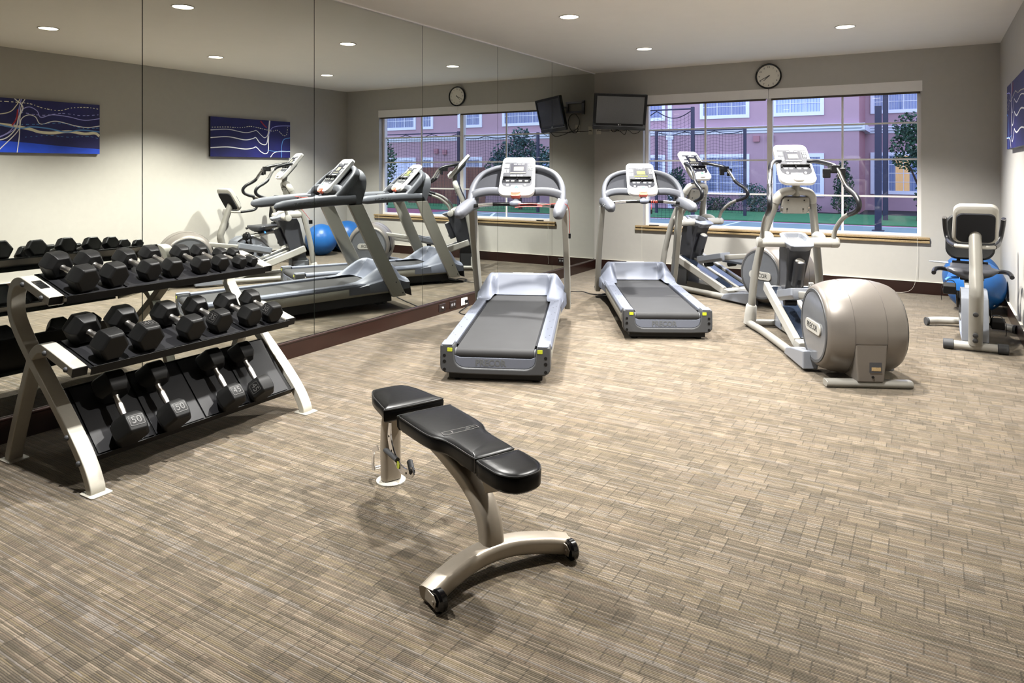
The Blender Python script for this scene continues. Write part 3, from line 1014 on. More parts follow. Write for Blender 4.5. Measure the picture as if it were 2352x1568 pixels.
        b.obj('pulse_sensor', M['chrome'], hb)
        b = MB().tube(P[i2:], 0.0205, 12)
        b.obj('upper_grip', M['foam'], hb)
        if s == 1:
            q = P[5 * 12]
            b = MB()
            b.box((q.x - 0.04, q.y - 0.05, q.z - 0.055), (q.x + 0.035, q.y + 0.05, q.z + 0.012))
            b.box((q.x - 0.115, q.y - 0.06, q.z - 0.10), (q.x - 0.05, q.y - 0.035, q.z - 0.02))
            b.box((q.x + 0.01, q.y - 0.06, q.z - 0.11), (q.x + 0.075, q.y - 0.03, q.z - 0.015))
            b.box((q.x - 0.10, q.y - 0.045, q.z - 0.06), (q.x + 0.06, q.y - 0.03, q.z - 0.03))
            b.obj('bottle_clip', M['black'], hb, bevel=0.008)
    # centre tower leaning forward to the base
    b = MB()
    def ring(y0, y1, z, hw, dz=0.0):
        return [(-hw, y0, z), (hw, y0, z), (hw, y1, z + dz), (-hw, y1, z + dz)]
    b.rings([ring(1.60, 1.83, 0.05, 0.105), ring(1.60, 1.83, 0.24, 0.10), ring(1.60, 1.80, 0.26, 0.085), ring(1.53, 1.76, 0.5, 0.08), ring(1.43, 1.70, 0.74, 0.098), ring(1.39, 1.66, 0.82, 0.10)])
    tw = b.obj('centre_tower', M['edark'], t, bevel=0.018, seg=3)
    b = MB().prism(rr(0.21, 0.24, 0.03, 4, 0, 1.715), 0.02, 0.235)
    b.obj('tower_foot', M['egrey'], t, bevel=0.012)
    # accessory tray on top of the tower
    Xt = frame((0, 1.485, 0.868), (1, 0, 0), Vector((0, 0.96, 0.28)).normalized(), Vector((0, -0.28, 0.96)).normalized())
    b = MB(); b.xf = Xt
    out = [(-0.10, -0.15), (-0.07, -0.165), (0.07, -0.165), (0.10, -0.15), (0.132, -0.04), (0.118, 0.14), (0.085, 0.17), (-0.085, 0.17), (-0.118, 0.14), (-0.132, -0.04)]
    inn = [(-0.065, -0.045), (-0.04, -0.055), (0.04, -0.055), (0.065, -0.045), (0.092, 0.02), (0.084, 0.12), (0.06, 0.14), (-0.06, 0.14), (-0.084, 0.12), (-0.092, 0.02)]
    ins = [(x * 0.8, y * 0.85) for x, y in inn]
    lows = [(-0.08, -0.09), (-0.05, -0.10), (0.05, -0.10), (0.08, -0.09), (0.10, -0.03), (0.09, 0.10), (0.07, 0.12), (-0.07, 0.12), (-0.09, 0.10), (-0.10, -0.03)]
    b.rings([[(x, y, -0.08) for x, y in lows], [(x, y, -0.012) for x, y in out], [(x * .97, y * .97, 0.0) for x, y in out], [(x, y, 0.002) for x, y in inn], [(x, y, -0.035) for x, y in ins]])
    tr = b.obj('accessory_tray', M['egrey'], t, bevel=0.008, angle=30)
    b = MB(); b.xf = Xt
    b.poly([(x * 1.02, y * 1.02, -0.033) for x, y in ins])
    b.obj('tray_liner', M['tdark'], tr, smooth=False)
    # bottle holder
    b = MB().tube([(0.0, 1.50, 0.45), (0.0, 1.41, 0.68)], 0.05, 18)
    bh = b.obj('bottle_holder', M['edark'], t, bevel=0.006)
    b = MB().tube([(0.0, 1.412, 0.675), (0.0, 1.405, 0.69)], [0.047, 0.03], 18)
    b.obj('holder_cap', M['ecream'], bh)
    b = MB().box((-0.012, 1.425, 0.47), (0.012, 1.45, 0.64))
    b.obj('holder_slot', M['black'], bh, smooth=False)
    # ramp: shell with two glossy tracks
    a = Vector((0, 1.735 - 0.80, 0.43 - 0.10))
    ln = a.length
    v = a.normalized()
    Xr = frame((0, 0.80, 0.10), (1, 0, 0), v, Vector((0, -v.z, v.y)))
    b = MB(); b.xf = Xr
    b.prism([(-0.05, y) if False else (x, y) for x, y in rr(0.44, ln, (0.03, 0.03, 0.08, 0.08), 5, 0, ln / 2)], -0.075, -0.02)
    for s in (-1, 1):
        b.prism([(s * 0.225, 0.05), (s * 0.225, ln), (s * 0.175, ln), (s * 0.175, 0.05)], -0.07, 0.018)
        b.prism([(s * 0.02, 0.02), (s * 0.02, ln - .05), (0, ln - .05), (0, 0.02)], -0.03, 0.012)
    b.prism([(-0.2, -0.005), (0.2, -0.005), (0.225, 0.06), (-0.225, 0.06)], -0.07, 0.005)
    rp_ = b.obj('ramp', M['ecream'], t, bevel=0.012)
    for s in (-1, 1):
        b = MB(); b.xf = Xr
        b.prism(rr(0.145, ln - 0.14, 0.03, 5, s * 0.098, ln / 2 + 0.02), -0.022, -0.004)
        b.obj('ramp_track', M['track'], rp_, bevel=0.004)
    # pedal arms and pedals
    for s, (z0, z1, zf, yp) in ((-1, (0.545, 0.47, 0.385, 0.90)), (1, (0.46, 0.395, 0.40, 0.84))):
        x = s * 0.165
        b = MB()
        b.tube([(x, 0.38, z0), (x, yp, z1)], 1.0, sect=rr(0.042, 0.06, 0.012, 3), up=(0, 0, 1))
        arm = b.obj('pedal_arm', M['etube'], t)
        dv = Vector((0, 0.42, zf - z1 - 0.005)).normalized()
        X = frame((x, yp - 0.03, z1 + 0.03), (1, 0, 0), dv, Vector((0, -dv.z, dv.y)))
        b = MB(); b.xf = X
        o_ = rr(0.155, 0.44, (0.06, 0.06, 0.02, 0.02), 6, 0, 0.22)
        i_ = rr(0.135, 0.42, (0.05, 0.05, 0.012, 0.012), 6, 0, 0.22)
        b.rings([[(p * .8, q, -0.06) for p, q in i_], [(p, q, -0.03) for p, q in o_], [(p, q, 0.028) for p, q in o_], [(p, q, 0.028) for p, q in i_], [(p, q, 0.008) for p, q in i_]])
        pd = b.obj('pedal', M['egrey'], t, bevel=0.003)
        b = MB(); b.xf = X
        b.poly([(p, q, 0.0085) for p, q in i_])
        b.obj('pedal_tread', M['tdark'], pd, smooth=False)
        b = MB(); b.xf = X
        b.cyl((-0.05, 0.30, -0.075), (0.05, 0.30, -0.075), 0.03, 14)
        b.obj('pedal_roller', M['black'], pd)
    return t

e1 = make_elliptical(1)
e1.location = (3.972, -4.372, 0)
e1.rotation_euler = (0, 0, R(26.2))
tag(e1, 'front silver elliptical trainer with its flywheel drum towards the room', 'elliptical trainer', 'elliptical trainers')
e2 = make_elliptical(0)
e2.location = (3.137, -1.822, 0)
e2.rotation_euler = (0, 0, R(58))
tag(e2, 'back silver elliptical trainer standing between the green-lit treadmill and window', 'elliptical trainer', 'elliptical trainers')

# ------------------------------------------------------------------ recumbent bike (built with the rider towards -y; turned to face the camera end)
def make_bike():
    t = empty('recumbent_bike')
    # here +y points from the front foot towards the seat, +x is image left
    b = MB().cyl((-0.16, 0, 0.042), (0.16, 0, 0.042), 0.034, 18)
    ff = b.obj('front_stabiliser', M['ecream'], t)
    for s in (-1, 1):
        b = MB().cyl((s * 0.15, 0, 0.042), (s * 0.225, 0, 0.042), 0.042, 18)
        b.obj('end_cap', M['tdark'], ff, bevel=0.006)
    b = MB().tube(cr([(0, -0.02, 0.07), (0, -0.08, 0.25), (0, -0.135, 0.43), (0, -0.15, 0.50), (0, -0.13, 0.57), (0, -0.05, 0.77), (0, 0.04, 0.99)], 6), [0.05] * 18 + [0.049] * 9 + [0.046] * 10, 18)
    post = b.obj('console_post', M['etube'], t)
    b = MB()
    for y, z in ((-0.105, 0.345), (-0.062, 0.17), (-0.047, 0.125)):
        b.lathe([(0.012, -0.049), (0.02, -0.052), (0.02, -0.058), (0.01, -0.062)], 14, (0.004, y, z), (0, 1, 0.35))
    b.obj('post_bolt', M['tdark'], post)
    # console seen from behind
    v = Vector((0, -0.19, 0.30)).normalized()
    n = Vector((0, -v.z, v.y))
    X = frame((0, 0.10, 0.885), (1, 0, 0), v, n)
    b = MB(); b.xf = X
    o_ = [(x * (1 - 0.03 * (y / 0.18)), y + 0.19) for x, y in rr(0.315, 0.37, 0.06, 6)]
    b.rings([[(x * .93, (y - .19) * .94 + .19, -0.035) for x, y in o_], [(x, y, -0.02) for x, y in o_], [(x, y, 0.02) for x, y in o_], [(x * .9, (y - .19) * .9 + .185, 0.032) for x, y in o_]])
    con = b.obj('console', M['ecream'], t, bevel=0.006)
    b = MB(); b.xf = X
    q_ = [(x, y + 0.17) for x, y in rr(0.272, 0.29, 0.05, 6)]
    b.rings([[(x, y, 0.03) for x, y in q_], [(x * .97, (y - .17) * .97 + .17, 0.044) for x, y in q_]])
    b.obj('console_back', M['tinfill'], con, bevel=0.004)
    b = MB(); b.xf = X
    b.prism(rr(0.26, 0.27, 0.02, 4, 0, 0.19), -0.037, -0.034)
    b.obj('control_panel', M['panel'], con, smooth=False)
    # handlebar
    b = MB().tube(cr([(-0.135, 0.10, 0.85), (-0.07, 0.03, 0.852), (0, 0.0, 0.855), (0.07, 0.03, 0.852), (0.135, 0.10, 0.85)], 6), 0.0165, 12)
    hb = b.obj('handlebar', M['ecream'], t)
    for s in (-1, 1):
        b = MB().tube(cr([(s * 0.135, 0.10, 0.85), (s * 0.165, 0.20, 0.86), (s * 0.18, 0.31, 0.875), (s * 0.195, 0.345, 0.92), (s * 0.205, 0.32, 0.99), (s * 0.21, 0.27, 1.07)], 6), 0.0195, 12)
        g = b.obj('foam_grip', M['foam'], hb)
        b = MB().cyl((s * 0.21, 0.27, 1.068), (s * 0.211, 0.262, 1.078), 0.0165, 12)
        b.obj('grip_end', M['chrome'], g)
    # body shell
    side = [(0.0, 0.075), (0.02, 0.30), (0.08, 0.42), (0.20, 0.475), (0.36, 0.47), (0.52, 0.40), (0.66, 0.29), (0.72, 0.20), (0.70, 0.12), (0.45, 0.06)]
    b = MB()
    b.rings([[(-0.075, y * .95 + .015, z * .96 + .01) for y, z in side], [(-0.1, y, z) for y, z in side], [(0.1, y, z) for y, z in side], [(0.075, y * .95 + .015, z * .96 + .01) for y, z in side]])
    body = b.obj('body_shell', M['egrey'], t, bevel=0.01)
    for s in (-1, 1):
        X = frame((s * 0.1005, 0.30, 0.20), (0, s * -1.0 if False else s, 0), (0, 0, 1), (s, 0, 0))
        X = frame((s * 0.1005, 0.16, 0.25), Vector((0, s * 0.75, s * -0.66)) if False else Vector((0, s, 0)), (0, 0, 1), (s, 0, 0))
        b = MB(); b.xf = X
        b.prism(rr(0.17, 0.05, 0.023, 5), -0.002, 0.004)
        bd = b.obj('name_badge', M['ecream'], body, bevel=0.001)
        text_mesh('lettering', 'PRECOR', 0.036, M['ink'], bd, X @ Matrix.Translation((0, 0, 0.0048)), 0.001, squash=0.9)
        # crank disc
        b = MB().lathe([(0.09, 0.098), (0.085, 0.106), (0.02, 0.108)], 24, (0, 0.27, 0.31), (s, 0, 0))
        b.obj('crank_cover', M['tdark'], body)
    # cranks and pedals
    for s, ang in ((1, 118), (-1, 298)):
        c = Vector((0, 0.27, 0.31))
        d = Vector((0, math.cos(R(ang)), math.sin(R(ang)))) * 0.165
        p = c + d
        b = MB().tube([(s * 0.108, c.y, c.z), (s * 0.118, p.y, p.z)], 1.0, sect=rr(0.016, 0.03, 0.006, 2), up=(1, 0, 0))
        ck = b.obj('crank', M['gloss_black'], t)
        b = MB().box((s * 0.125, p.y - 0.05, p.z - 0.014), (s * 0.225, p.y + 0.05, p.z + 0.014))
        b.prism([(p.y - 0.055, p.z - 0.02), (p.y - 0.02, p.z - 0.03), (p.y - 0.015, p.z + 0.05), (p.y - 0.035, p.z + 0.075), (p.y - 0.06, p.z + 0.04)], s * 0.128, s * 0.222, 'x')
        b.obj('pedal', M['black'], t, bevel=0.006)
        b = MB().tube(cr([(s * 0.13, p.y + 0.02, p.z), (s * 0.14, p.y + 0.0, p.z + 0.075), (s * 0.19, p.y - 0.005, p.z + 0.085), (s * 0.23, p.y + 0.0, p.z + 0.03), (s * 0.235, p.y + 0.01, p.z - 0.05), (s * 0.232, p.y + 0.01, p.z - 0.085)], 6), 1.0, sect=[(-0.002, -0.014), (0.002, -0.014), (0.002, 0.014), (-0.002, 0.014)], up=(0, 1, 0))
        b.obj('pedal_strap', M['black'], t, smooth=False)
    # sloping seat rail
    b = MB().tube([(0, 0.34, 0.445), (0, 1.06, 0.545)], 1.0, sect=rr(0.115, 0.05, 0.012, 3), up=(0, 0, 1))
    rail = b.obj('seat_rail', M['ecream'], t)
    b = MB()
    b.tube([(0, 0.36, 0.474), (0, 1.04, 0.569)], 1.0, sect=rr(0.026, 0.006, 0.002, 1), up=(0, 0, 1))
    b.obj('rail_rack', M['black'], rail, smooth=False)
    # rear support and curved rear foot
    b = MB().tube(cr([(0, 1.03, 0.53), (0, 1.06, 0.42), (0, 1.03, 0.26), (0, 0.97, 0.10), (0, 0.96, 0.06)], 5), 0.035, 14)
    b.tube(cr([(-0.34, 0.93, 0.045), (-0.22, 0.99, 0.05), (0, 1.0, 0.06), (0.22, 0.99, 0.05), (0.34, 0.93, 0.045)], 6), 0.033, 14)
    b.tube([(0, 0.6, 0.10), (0, 0.98, 0.06)], 0.035, 12)
    b.obj('rear_leg', M['ecream'], t)
    b = MB().cyl((0.335, 0.932, 0.04), (0.355, 0.922, 0.04), 0.038, 16)
    b.cyl((-0.335, 0.932, 0.04), (-0.355, 0.922, 0.04), 0.038, 16)
    b.obj('rear_foot_cap', M['tdark'], t)
    # seat: carriage, cushion, back
    b = MB().box((-0.09, 0.52, 0.51), (0.09, 0.86, 0.545))
    b.box((-0.03, 0.55, 0.47), (0.03, 0.83, 0.52))
    b.obj('seat_carriage', M['black'], t, bevel=0.006)
    b = MB().tube(cr([(0.10, 0.56, 0.525), (0.17, 0.52, 0.52), (0.20, 0.50, 0.50)], 4), 0.011, 10)
    b.obj('adjust_lever', M['bluelever'], t)
    b = MB()
    rows = []
    for j in range(9):
        y = 0.47 + 0.46 * j / 8
        hw = 0.20 * (0.80 + 0.2 * math.sin(PI * min(1, j / 5 + 0.25)))
        row = []
        for i in range(13):
            a = 2 * PI * i / 13
            row.append((hw * math.cos(a), y, 0.588 + 0.035 * math.sin(a) * (1.0 if math.sin(a) > 0 else 1.6) - 0.012 * (1 - abs(math.cos(a))) + 0.018 * abs(math.cos(a)) ** 2))
        rows.append(row)
    first = [(x * 0.7, y - 0.025, (z - 0.58) * 0.4 + 0.575) for x, y, z in rows[0]]
    last = [(x * 0.7, y + 0.02, (z - 0.58) * 0.4 + 0.59) for x, y, z in rows[-1]]
    b.rings([first] + rows + [last])
    b.obj('seat_cushion', M['edark'], t, angle=60)
    v = Vector((0, 0.13, 0.99)).normalized()
    X = frame((0, 0.925, 0.66), (1, 0, 0), v, Vector((0, -v.z, v.y)))
    b = MB(); b.xf = X
    o_ = [(x * (0.92 + 0.08 * math.sin(PI * min(1, (y + .21) / .42))), y + 0.2) for x, y in rr(0.40, 0.42, 0.09, 6)]
    b.rings([[(x * .86, (y - .2) * .9 + .2, -0.03) for x, y in o_], [(x, y, -0.02) for x, y in o_], [(x, y, 0.025) for x, y in o_], [(x * .93, (y - .2) * .94 + .2, 0.045) for x, y in o_], [(x * .6, (y - .2) * .6 + .2, 0.035) for x, y in o_]])
    b.obj('backrest', M['tinfill'] if False else M['rubber'], t, bevel=0.004, angle=50)
    b = MB()
    for s in (-1, 1):
        b.tube([(s * 0.09, 0.92, 0.58), (s * 0.09, 0.945, 0.80)], 0.016, 10)
    b.box((-0.14, 0.90, 0.60), (0.14, 0.93, 0.635))
    b.obj('back_bracket', M['black'], t, bevel=0.004)
    for s in (-1, 1):
        b = MB().tube(cr([(s * 0.12, 0.80, 0.55), (s * 0.22, 0.78, 0.57), (s * 0.27, 0.70, 0.575), (s * 0.285, 0.60, 0.57), (s * 0.29, 0.54, 0.555)], 5), 0.019, 12)
        h = b.obj('seat_handle', M['foam'], t)
    b = MB().prism([(0.17, 0.80), (0.33, 0.86), (0.31, 0.90), (0.17, 0.93)], 0.615, 0.625)
    b.obj('side_pocket', M['egrey'], t, bevel=0.004)
    return t

bk = make_bike()
bk.location = (4.655, -2.866, 0)
bk.rotation_euler = (0, 0, 0)
tag(bk, 'silver recumbent bike by the right wall with its console back to the room', 'exercise bike')
# x was laid out as seen in the picture from the front, so mirror left and right once
def flip_x(o):
    for c in children_of(o):
        flip_x(c)
    if o.type == 'MESH' and 'lettering' not in o.name:
        o.data.transform(Matrix.Diagonal((-1, 1, 1, 1)))
        o.data.flip_normals()
flip_x(bk)
# ------------------------------------------------------------------ dumbbell rack
YN, YE = -7.99, -6.652           # outer faces of the two end frames
rack = empty('dumbbell_rack', (0.65, (YN + YE) / 2, 0))
tag(rack, 'three-tier silver and black dumbbell rack standing against the mirror wall', 'weight rack')
RO = Vector((0.65, (YN + YE) / 2, 0))
def rk(b, name, m, parent=None, **k):
    b.v = [v - RO for v in b.v] if True else b.v
    return b.obj(name, m, parent or rack, **k)
PA = cr([(1.04, 0.0), (1.035, 0.035), (0.985, 0.115), (0.88, 0.225), (0.70, 0.385), (0.52, 0.535), (0.385, 0.66), (0.322, 0.745), (0.312, 0.83), (0.342, 0.90), (0.405, 0.928), (0.48, 0.915), (0.70, 0.852)] and
        [Vector((x, 0, z)) for x, z in ((1.04, 0.0), (1.035, 0.035), (0.985, 0.115), (0.88, 0.225), (0.70, 0.385), (0.52, 0.535), (0.385, 0.66), (0.322, 0.745), (0.312, 0.83), (0.342, 0.90), (0.405, 0.928), (0.48, 0.915), (0.70, 0.852))], 6)
PBk = cr([Vector((x, 0, z)) for x, z in ((0.285, 0.0), (0.30, 0.06), (0.35, 0.19), (0.44, 0.40), (0.50, 0.53), (0.545, 0.588), (0.605, 0.615), (0.68, 0.603), (0.905, 0.540))], 6)
SEC = [(-0.035, -0.022), (0.035, -0.022), (0.035, 0.022), (-0.035, 0.022)]
def flat_tube(b, path, y, k=1.0):
    P = [Vector((p.x, y, p.z)) for p in path]
    n = len(P)
    rings = []
    for i in range(n):
        t = (P[min(i + 1, n - 1)] - P[max(i - 1, 0)]).normalized()
        nn = Vector((t.z, 0, -t.x))
        rings.append([P[i] + Vector((0, a * k, 0)) + nn * c for a, c in SEC])
    b.rings(rings, cap=False)
    # square mouth at the shelf end
    b.m = 1
    b.quad(*[p - (P[-1] - P[-2]).normalized() * 0.012 for p in rings[-1]])
    b.m = 0
for yc, near in ((YN + 0.035, True), (YE - 0.035, False)):
    b = MB(); flat_tube(b, PA, yc)
    fa = rk(b, 'frame_tube', [M['rackpaint'], M['black']], bevel=0.005, angle=30)
    b = MB(); flat_tube(b, PBk, yc, 0.97)
    fb = rk(b, 'frame_tube', [M['rackpaint'], M['black']], bevel=0.005, angle=30)
    b = MB().prism(rr(0.11, 0.10, 0.012, 3, 1.045, yc), 0.0, 0.006)
    rk(b, 'foot_plate', M['rackpaint'], fa, bevel=0.001)
    b = MB().prism(rr(0.11, 0.10, 0.012, 3, 0.29, yc), 0.0, 0.006)
    rk(b, 'foot_plate', M['rackpaint'], fb, bevel=0.001)
    # round bolt heads on the outer face
    s = -1 if near else 1
    yo = YN if near else YE
    for par, pts in ((fa, ((0.455, 0.916), (0.635, 0.865), (0.865, 0.232), (0.965, 0.132))), (fb, ((0.665, 0.602), (0.855, 0.55)))):
        for x, z in pts:
            b = MB().lathe([(0.013, 0.0), (0.013, 0.004), (0.010, 0.010), (0.004, 0.012)], 14, (x, yo, z), (0, s, 0))
            rk(b, 'bolt_head', M['tdark'], par, angle=60)
    # end cap of the mid shelf arm, name plate on the top arm
    if True:
        d = Vector((0.225, 0, -0.063)).normalized()
        b = MB()
        e = Vector((0.905, yc, 0.540))
        nn = Vector((-d.z, 0, d.x))
        b.rings([[e + d * k + Vector((0, a * 0.985, 0)) + nn * c * 0.985 for a, c in SEC] for k in (-0.002, 0.006)])
        rk(b, 'arm_cap', M['black'], fb, bevel=0.001)
        d = Vector((0.22, 0, -0.063)).normalized()
        nn = Vector((-d.z, 0, d.x))
        X = frame(Vector((0.545, yc, 0.8965)) + nn * 0.0225, d, (0, 1, 0), nn)
        b = MB(); b.xf = X
        b.prism(rr(0.10, 0.044, 0.004, 3), -0.004, 0.0015)
        b.m = 1
        for k in range(5):
            b.prism([(-0.04 + 0.017 * k, -0.014), (-0.032 + 0.017 * k, -0.014), (-0.026 + 0.017 * k, 0.014), (-0.034 + 0.017 * k, 0.014)], 0.0012, 0.0022)
        b.prism(rr(0.09, 0.004, 0.001, 1, 0, -0.018), 0.0012, 0.0022)
        b.prism(rr(0.09, 0.004, 0.001, 1, 0, 0.018), 0.0012, 0.0022)
        rk(b, 'maker_plate', [M['black'], M['chrome']], fa, smooth=False)
y0, y1 = YN + 0.071, YE - 0.071
def tray(name, prof, top):
    b = MB()
    n = len(prof)
    rings = [[(x, y, z) for x, z in prof] for y in (y0, y1)]
    b.rings(rings)
    b.obj
    return rk(b, name, M['tray'], smooth=False, bevel=0.0015)
def strip(pa, pb, th, lip_f, lip_b):
    """section of a sheet tray from back point pa to front point pb with turned lips"""
    d = (Vector((pb[0], 0, pb[1])) - Vector((pa[0], 0, pa[1]))).normalized()
    n = Vector((-d.z, 0, d.x))
    A, B = Vector((pa[0], 0, pa[1])), Vector((pb[0], 0, pb[1]))
    pts = [A + n * lip_b, A, B, B + n * lip_f, B + n * lip_f + d * th, B + d * th - n * 0.03, B - n * 0.03, B - n * th, A - n * th, A - n * th - d * th, A + n * lip_b - d * th]
    return [(p.x, p.z) for p in pts]
tray('shelf_tray', strip((0.415, 0.948), (0.725, 0.862), 0.004, 0.012, 0.006), None)
tray('shelf_tray', strip((0.625, 0.632), (0.935, 0.547), 0.004, 0.012, 0.006), None)
tray('shelf_tray', strip((0.69, 0.412), (0.968, 0.134), 0.004, 0.022, 0.006), None)
for (xa, za), (xb, zb) in (((0.42, 0.951), (0.715, 0.869)), ((0.63, 0.635), (0.925, 0.554)), ((0.70, 0.408), (0.962, 0.146))):
    b = MB()
    k = 0.003
    n = Vector((-(zb - za), 0, xb - xa)).normalized() * k
    for j in range(4):
        ya = y0 + 0.02 + (y1 - y0 - 0.04) * j / 4
        yb = ya + (y1 - y0 - 0.04) / 4 - 0.012
        b.prism([(xa, za), (xb, zb), (xb + n.x, zb + n.z), (xa + n.x, za + n.z)], ya, yb, 'y')
    rk(b, 'shelf_liner', M['traytop'], smooth=False)

# ------------------------------------------------------------------ dumbbells
def dumbbell(p, q, up, r, label, group, num=None, face=0, turn=180.0):
    """p front head centre, q rear head centre, both in world space"""
    p, q, up = Vector(p), Vector(q), Vector(up).normalized()
    ax = (p - q).normalized()
    up = (up - ax * up.dot(ax)).normalized()
    sd = ax.cross(up)
    c = (p + q) / 2
    t = empty('hex_dumbbell', c)
    t.matrix_world = frame(c, sd, ax, up)
    tag(t, label, 'dumbbell', group)
    hl = 0.45 * r + 0.018          # half head length
    D = (p - q).length / 2
    hexa = [(r * math.cos(R(60 * k)), r * math.sin(R(60 * k))) for k in range(6)]
    for s in (1, -1):
        b = MB()
        prof = [(0.74, -hl), (0.985, -hl * 0.52), (1.0, -hl * 0.2), (1.0, hl * 0.35), (0.93, hl * 0.82), (0.78, hl)]
        b.rings([[(x * k, s * (D + h), z * k) for x, z in hexa] for k, h in prof])
        hd = b.obj('head', M['hexrubber'], t, bevel=0.0045, seg=2)
        if num and s == 1:
            # number on one of the six flats, in a raised outline
            a = 90 - 60 * face
            n = Vector((math.cos(R(a)), 0, math.sin(R(a))))
            u = Vector((math.sin(R(a)), 0, -math.cos(R(a))))
            rt = Matrix.Rotation(R(turn), 4, 'Z')
            X = frame(n * (r * 0.866 + 0.0004) + Vector((0, D + 0.002, 0)), u, (0, -1 if False else 1, 0), n) if False else frame(n * (r * 0.866 + 0.0004) + Vector((0, D + 0.002, 0)), Vector((0, 1, 0)).cross(n), (0, 1, 0), n)
            X = X @ rt
            wq = r * 0.80
            b = MB(); b.xf = X
            hq = hl * 0.95
            o_ = rr(wq, hq, 0.006, 3) if abs(turn) in (0.0, 180.0) else rr(hq * 1.15, wq * 0.85, 0.006, 3)
            i_ = [(x * 0.94, y * 0.93) for x, y in o_]
            for k in range(len(o_)):
                k2 = (k + 1) % len(o_)
                b.quad((*o_[k], 0.001), (*o_[k2], 0.001), (*i_[k2], 0.001), (*i_[k], 0.001))
            b.obj('number_outline', M['hexink'], hd, smooth=False)
            text_mesh('number', num, min(wq * 0.78, hq * 0.95), M['hexink'], hd, X, 0.0025)
    b = MB()
    e = D - hl + 0.002
    pr = [(0.0165, -e), (0.0165, -e * 0.92), (0.0135, -e * 0.80), (0.0165, -e * 0.3), (0.017, 0), (0.0165, e * 0.3), (0.0135, e * 0.80), (0.0165, e * 0.92), (0.0165, e)]
    k = min(1.0, r / 0.055)
    b.lathe([(a * k, h) for a, h in pr], 16, (0, 0, 0), (0, 1, 0))
    b.obj('handle', M['steel'], t)
    return t

top = [((0.682, -7.823), (0.483, -7.848), 0.074), ((0.674, -7.662), (0.487, -7.689), 0.070), ((0.661, -7.461), (0.480, -7.488), 0.063), ((0.662, -7.324), (0.455, -7.325), 0.060),
       ((0.672, -7.149), (0.478, -7.148), 0.057), ((0.669, -7.018), (0.478, -7.022), 0.052), ((0.674, -6.883), (0.522, -6.905), 0.042), ((0.668, -6.791), (0.518, -6.805), 0.036)]
mid = [((0.891, -7.81), (0.688, -7.828), 0.083), ((0.885, -7.615), (0.668, -7.616), 0.081), ((0.885, -7.363), (0.682, -7.379), 0.075), ((0.872, -7.174), (0.672, -7.184), 0.072),
       ((0.88, -6.975), (0.69, -6.99), 0.070), ((0.892, -6.823), (0.692, -6.816), 0.066)]
bot = [((0.0, -7.763), (0, -7.754), 0.088), ((0.0, -7.531), (0, -7.536), 0.085), ((0, -7.184), (0, -7.186), 0.081), ((0, -6.983), (0, -6.980), 0.078)]
ordn = ['leftmost', 'second from left', 'third from left', 'fourth from left', 'fourth from the right end', 'third from the right end', 'second from right end', 'rightmost']
size_t = ['largest black', 'large black', 'grey-topped', 'grey-topped', 'mid-sized black', 'mid-sized black', 'small black', 'smallest black']
def place_row(row, pt, sl, labs, grp, nums):
    d = Vector((math.cos(sl), 0, -math.sin(sl)))
    n = Vector((math.sin(sl), 0, math.cos(sl)))
    for (a, c, r), lab, nm in zip(row, labs, nums):
        def on(xy):
            # point of the tray under x, lifted by the hexagon's apothem
            s = (xy[0] - pt[0] - n.x * r * 0.87) / d.x
            q = Vector((pt[0], 0, pt[1])) + d * s + n * (r * 0.87 + 0.0045)
            return (q.x, xy[1], q.z)
        if nm is None: dumbbell(on(a), on(c), n, r, lab, grp)
        else: dumbbell(on(a), on(c), n, r, lab, grp, *nm)
place_row(top, (0.725, 0.862), math.atan2(0.086, 0.31), ['%s rubber hex dumbbell, %s on the top shelf' % (s_, o_) for s_, o_ in zip(size_t, ordn)], 'dumbbells on the top shelf', [None] * 8)
place_row(mid, (0.935, 0.547), math.atan2(0.085, 0.31),
          ['black hex dumbbell at the left end of the middle shelf', 'black hex dumbbell with 40 on top, second from left on the middle shelf', 'black hex dumbbell third from left on the middle shelf',
           'black hex dumbbell with 35 on its side, on the middle shelf', 'black hex dumbbell beside the 30 one on the middle shelf', 'black hex dumbbell with 30 on its side, right end of the middle shelf'],
          'dumbbells on the middle shelf', [None, ('40', 0, 180.0), None, ('35', 1, 90.0), None, ('30', 1, 90.0)])
botw = []
for a, c, r in bot:
    botw.append(((0.985, a[1]), (0.812, c[1]), r))
place_row(botw, (0.968, 0.134), math.atan2(0.278, 0.278),
          ['black hex dumbbell with 50 on its head, leftmost on the bottom shelf', 'black hex dumbbell with 50 on its head, second on the bottom shelf',
           'black hex dumbbell with upright 45 on its head, on the bottom shelf', 'black hex dumbbell with sideways number, rightmost on the bottom shelf'],
          'dumbbells on the bottom shelf', [('50', 0, 180.0), ('50', 0, 180.0), ('45', 0, 180.0), ('45', 1, 90.0)])

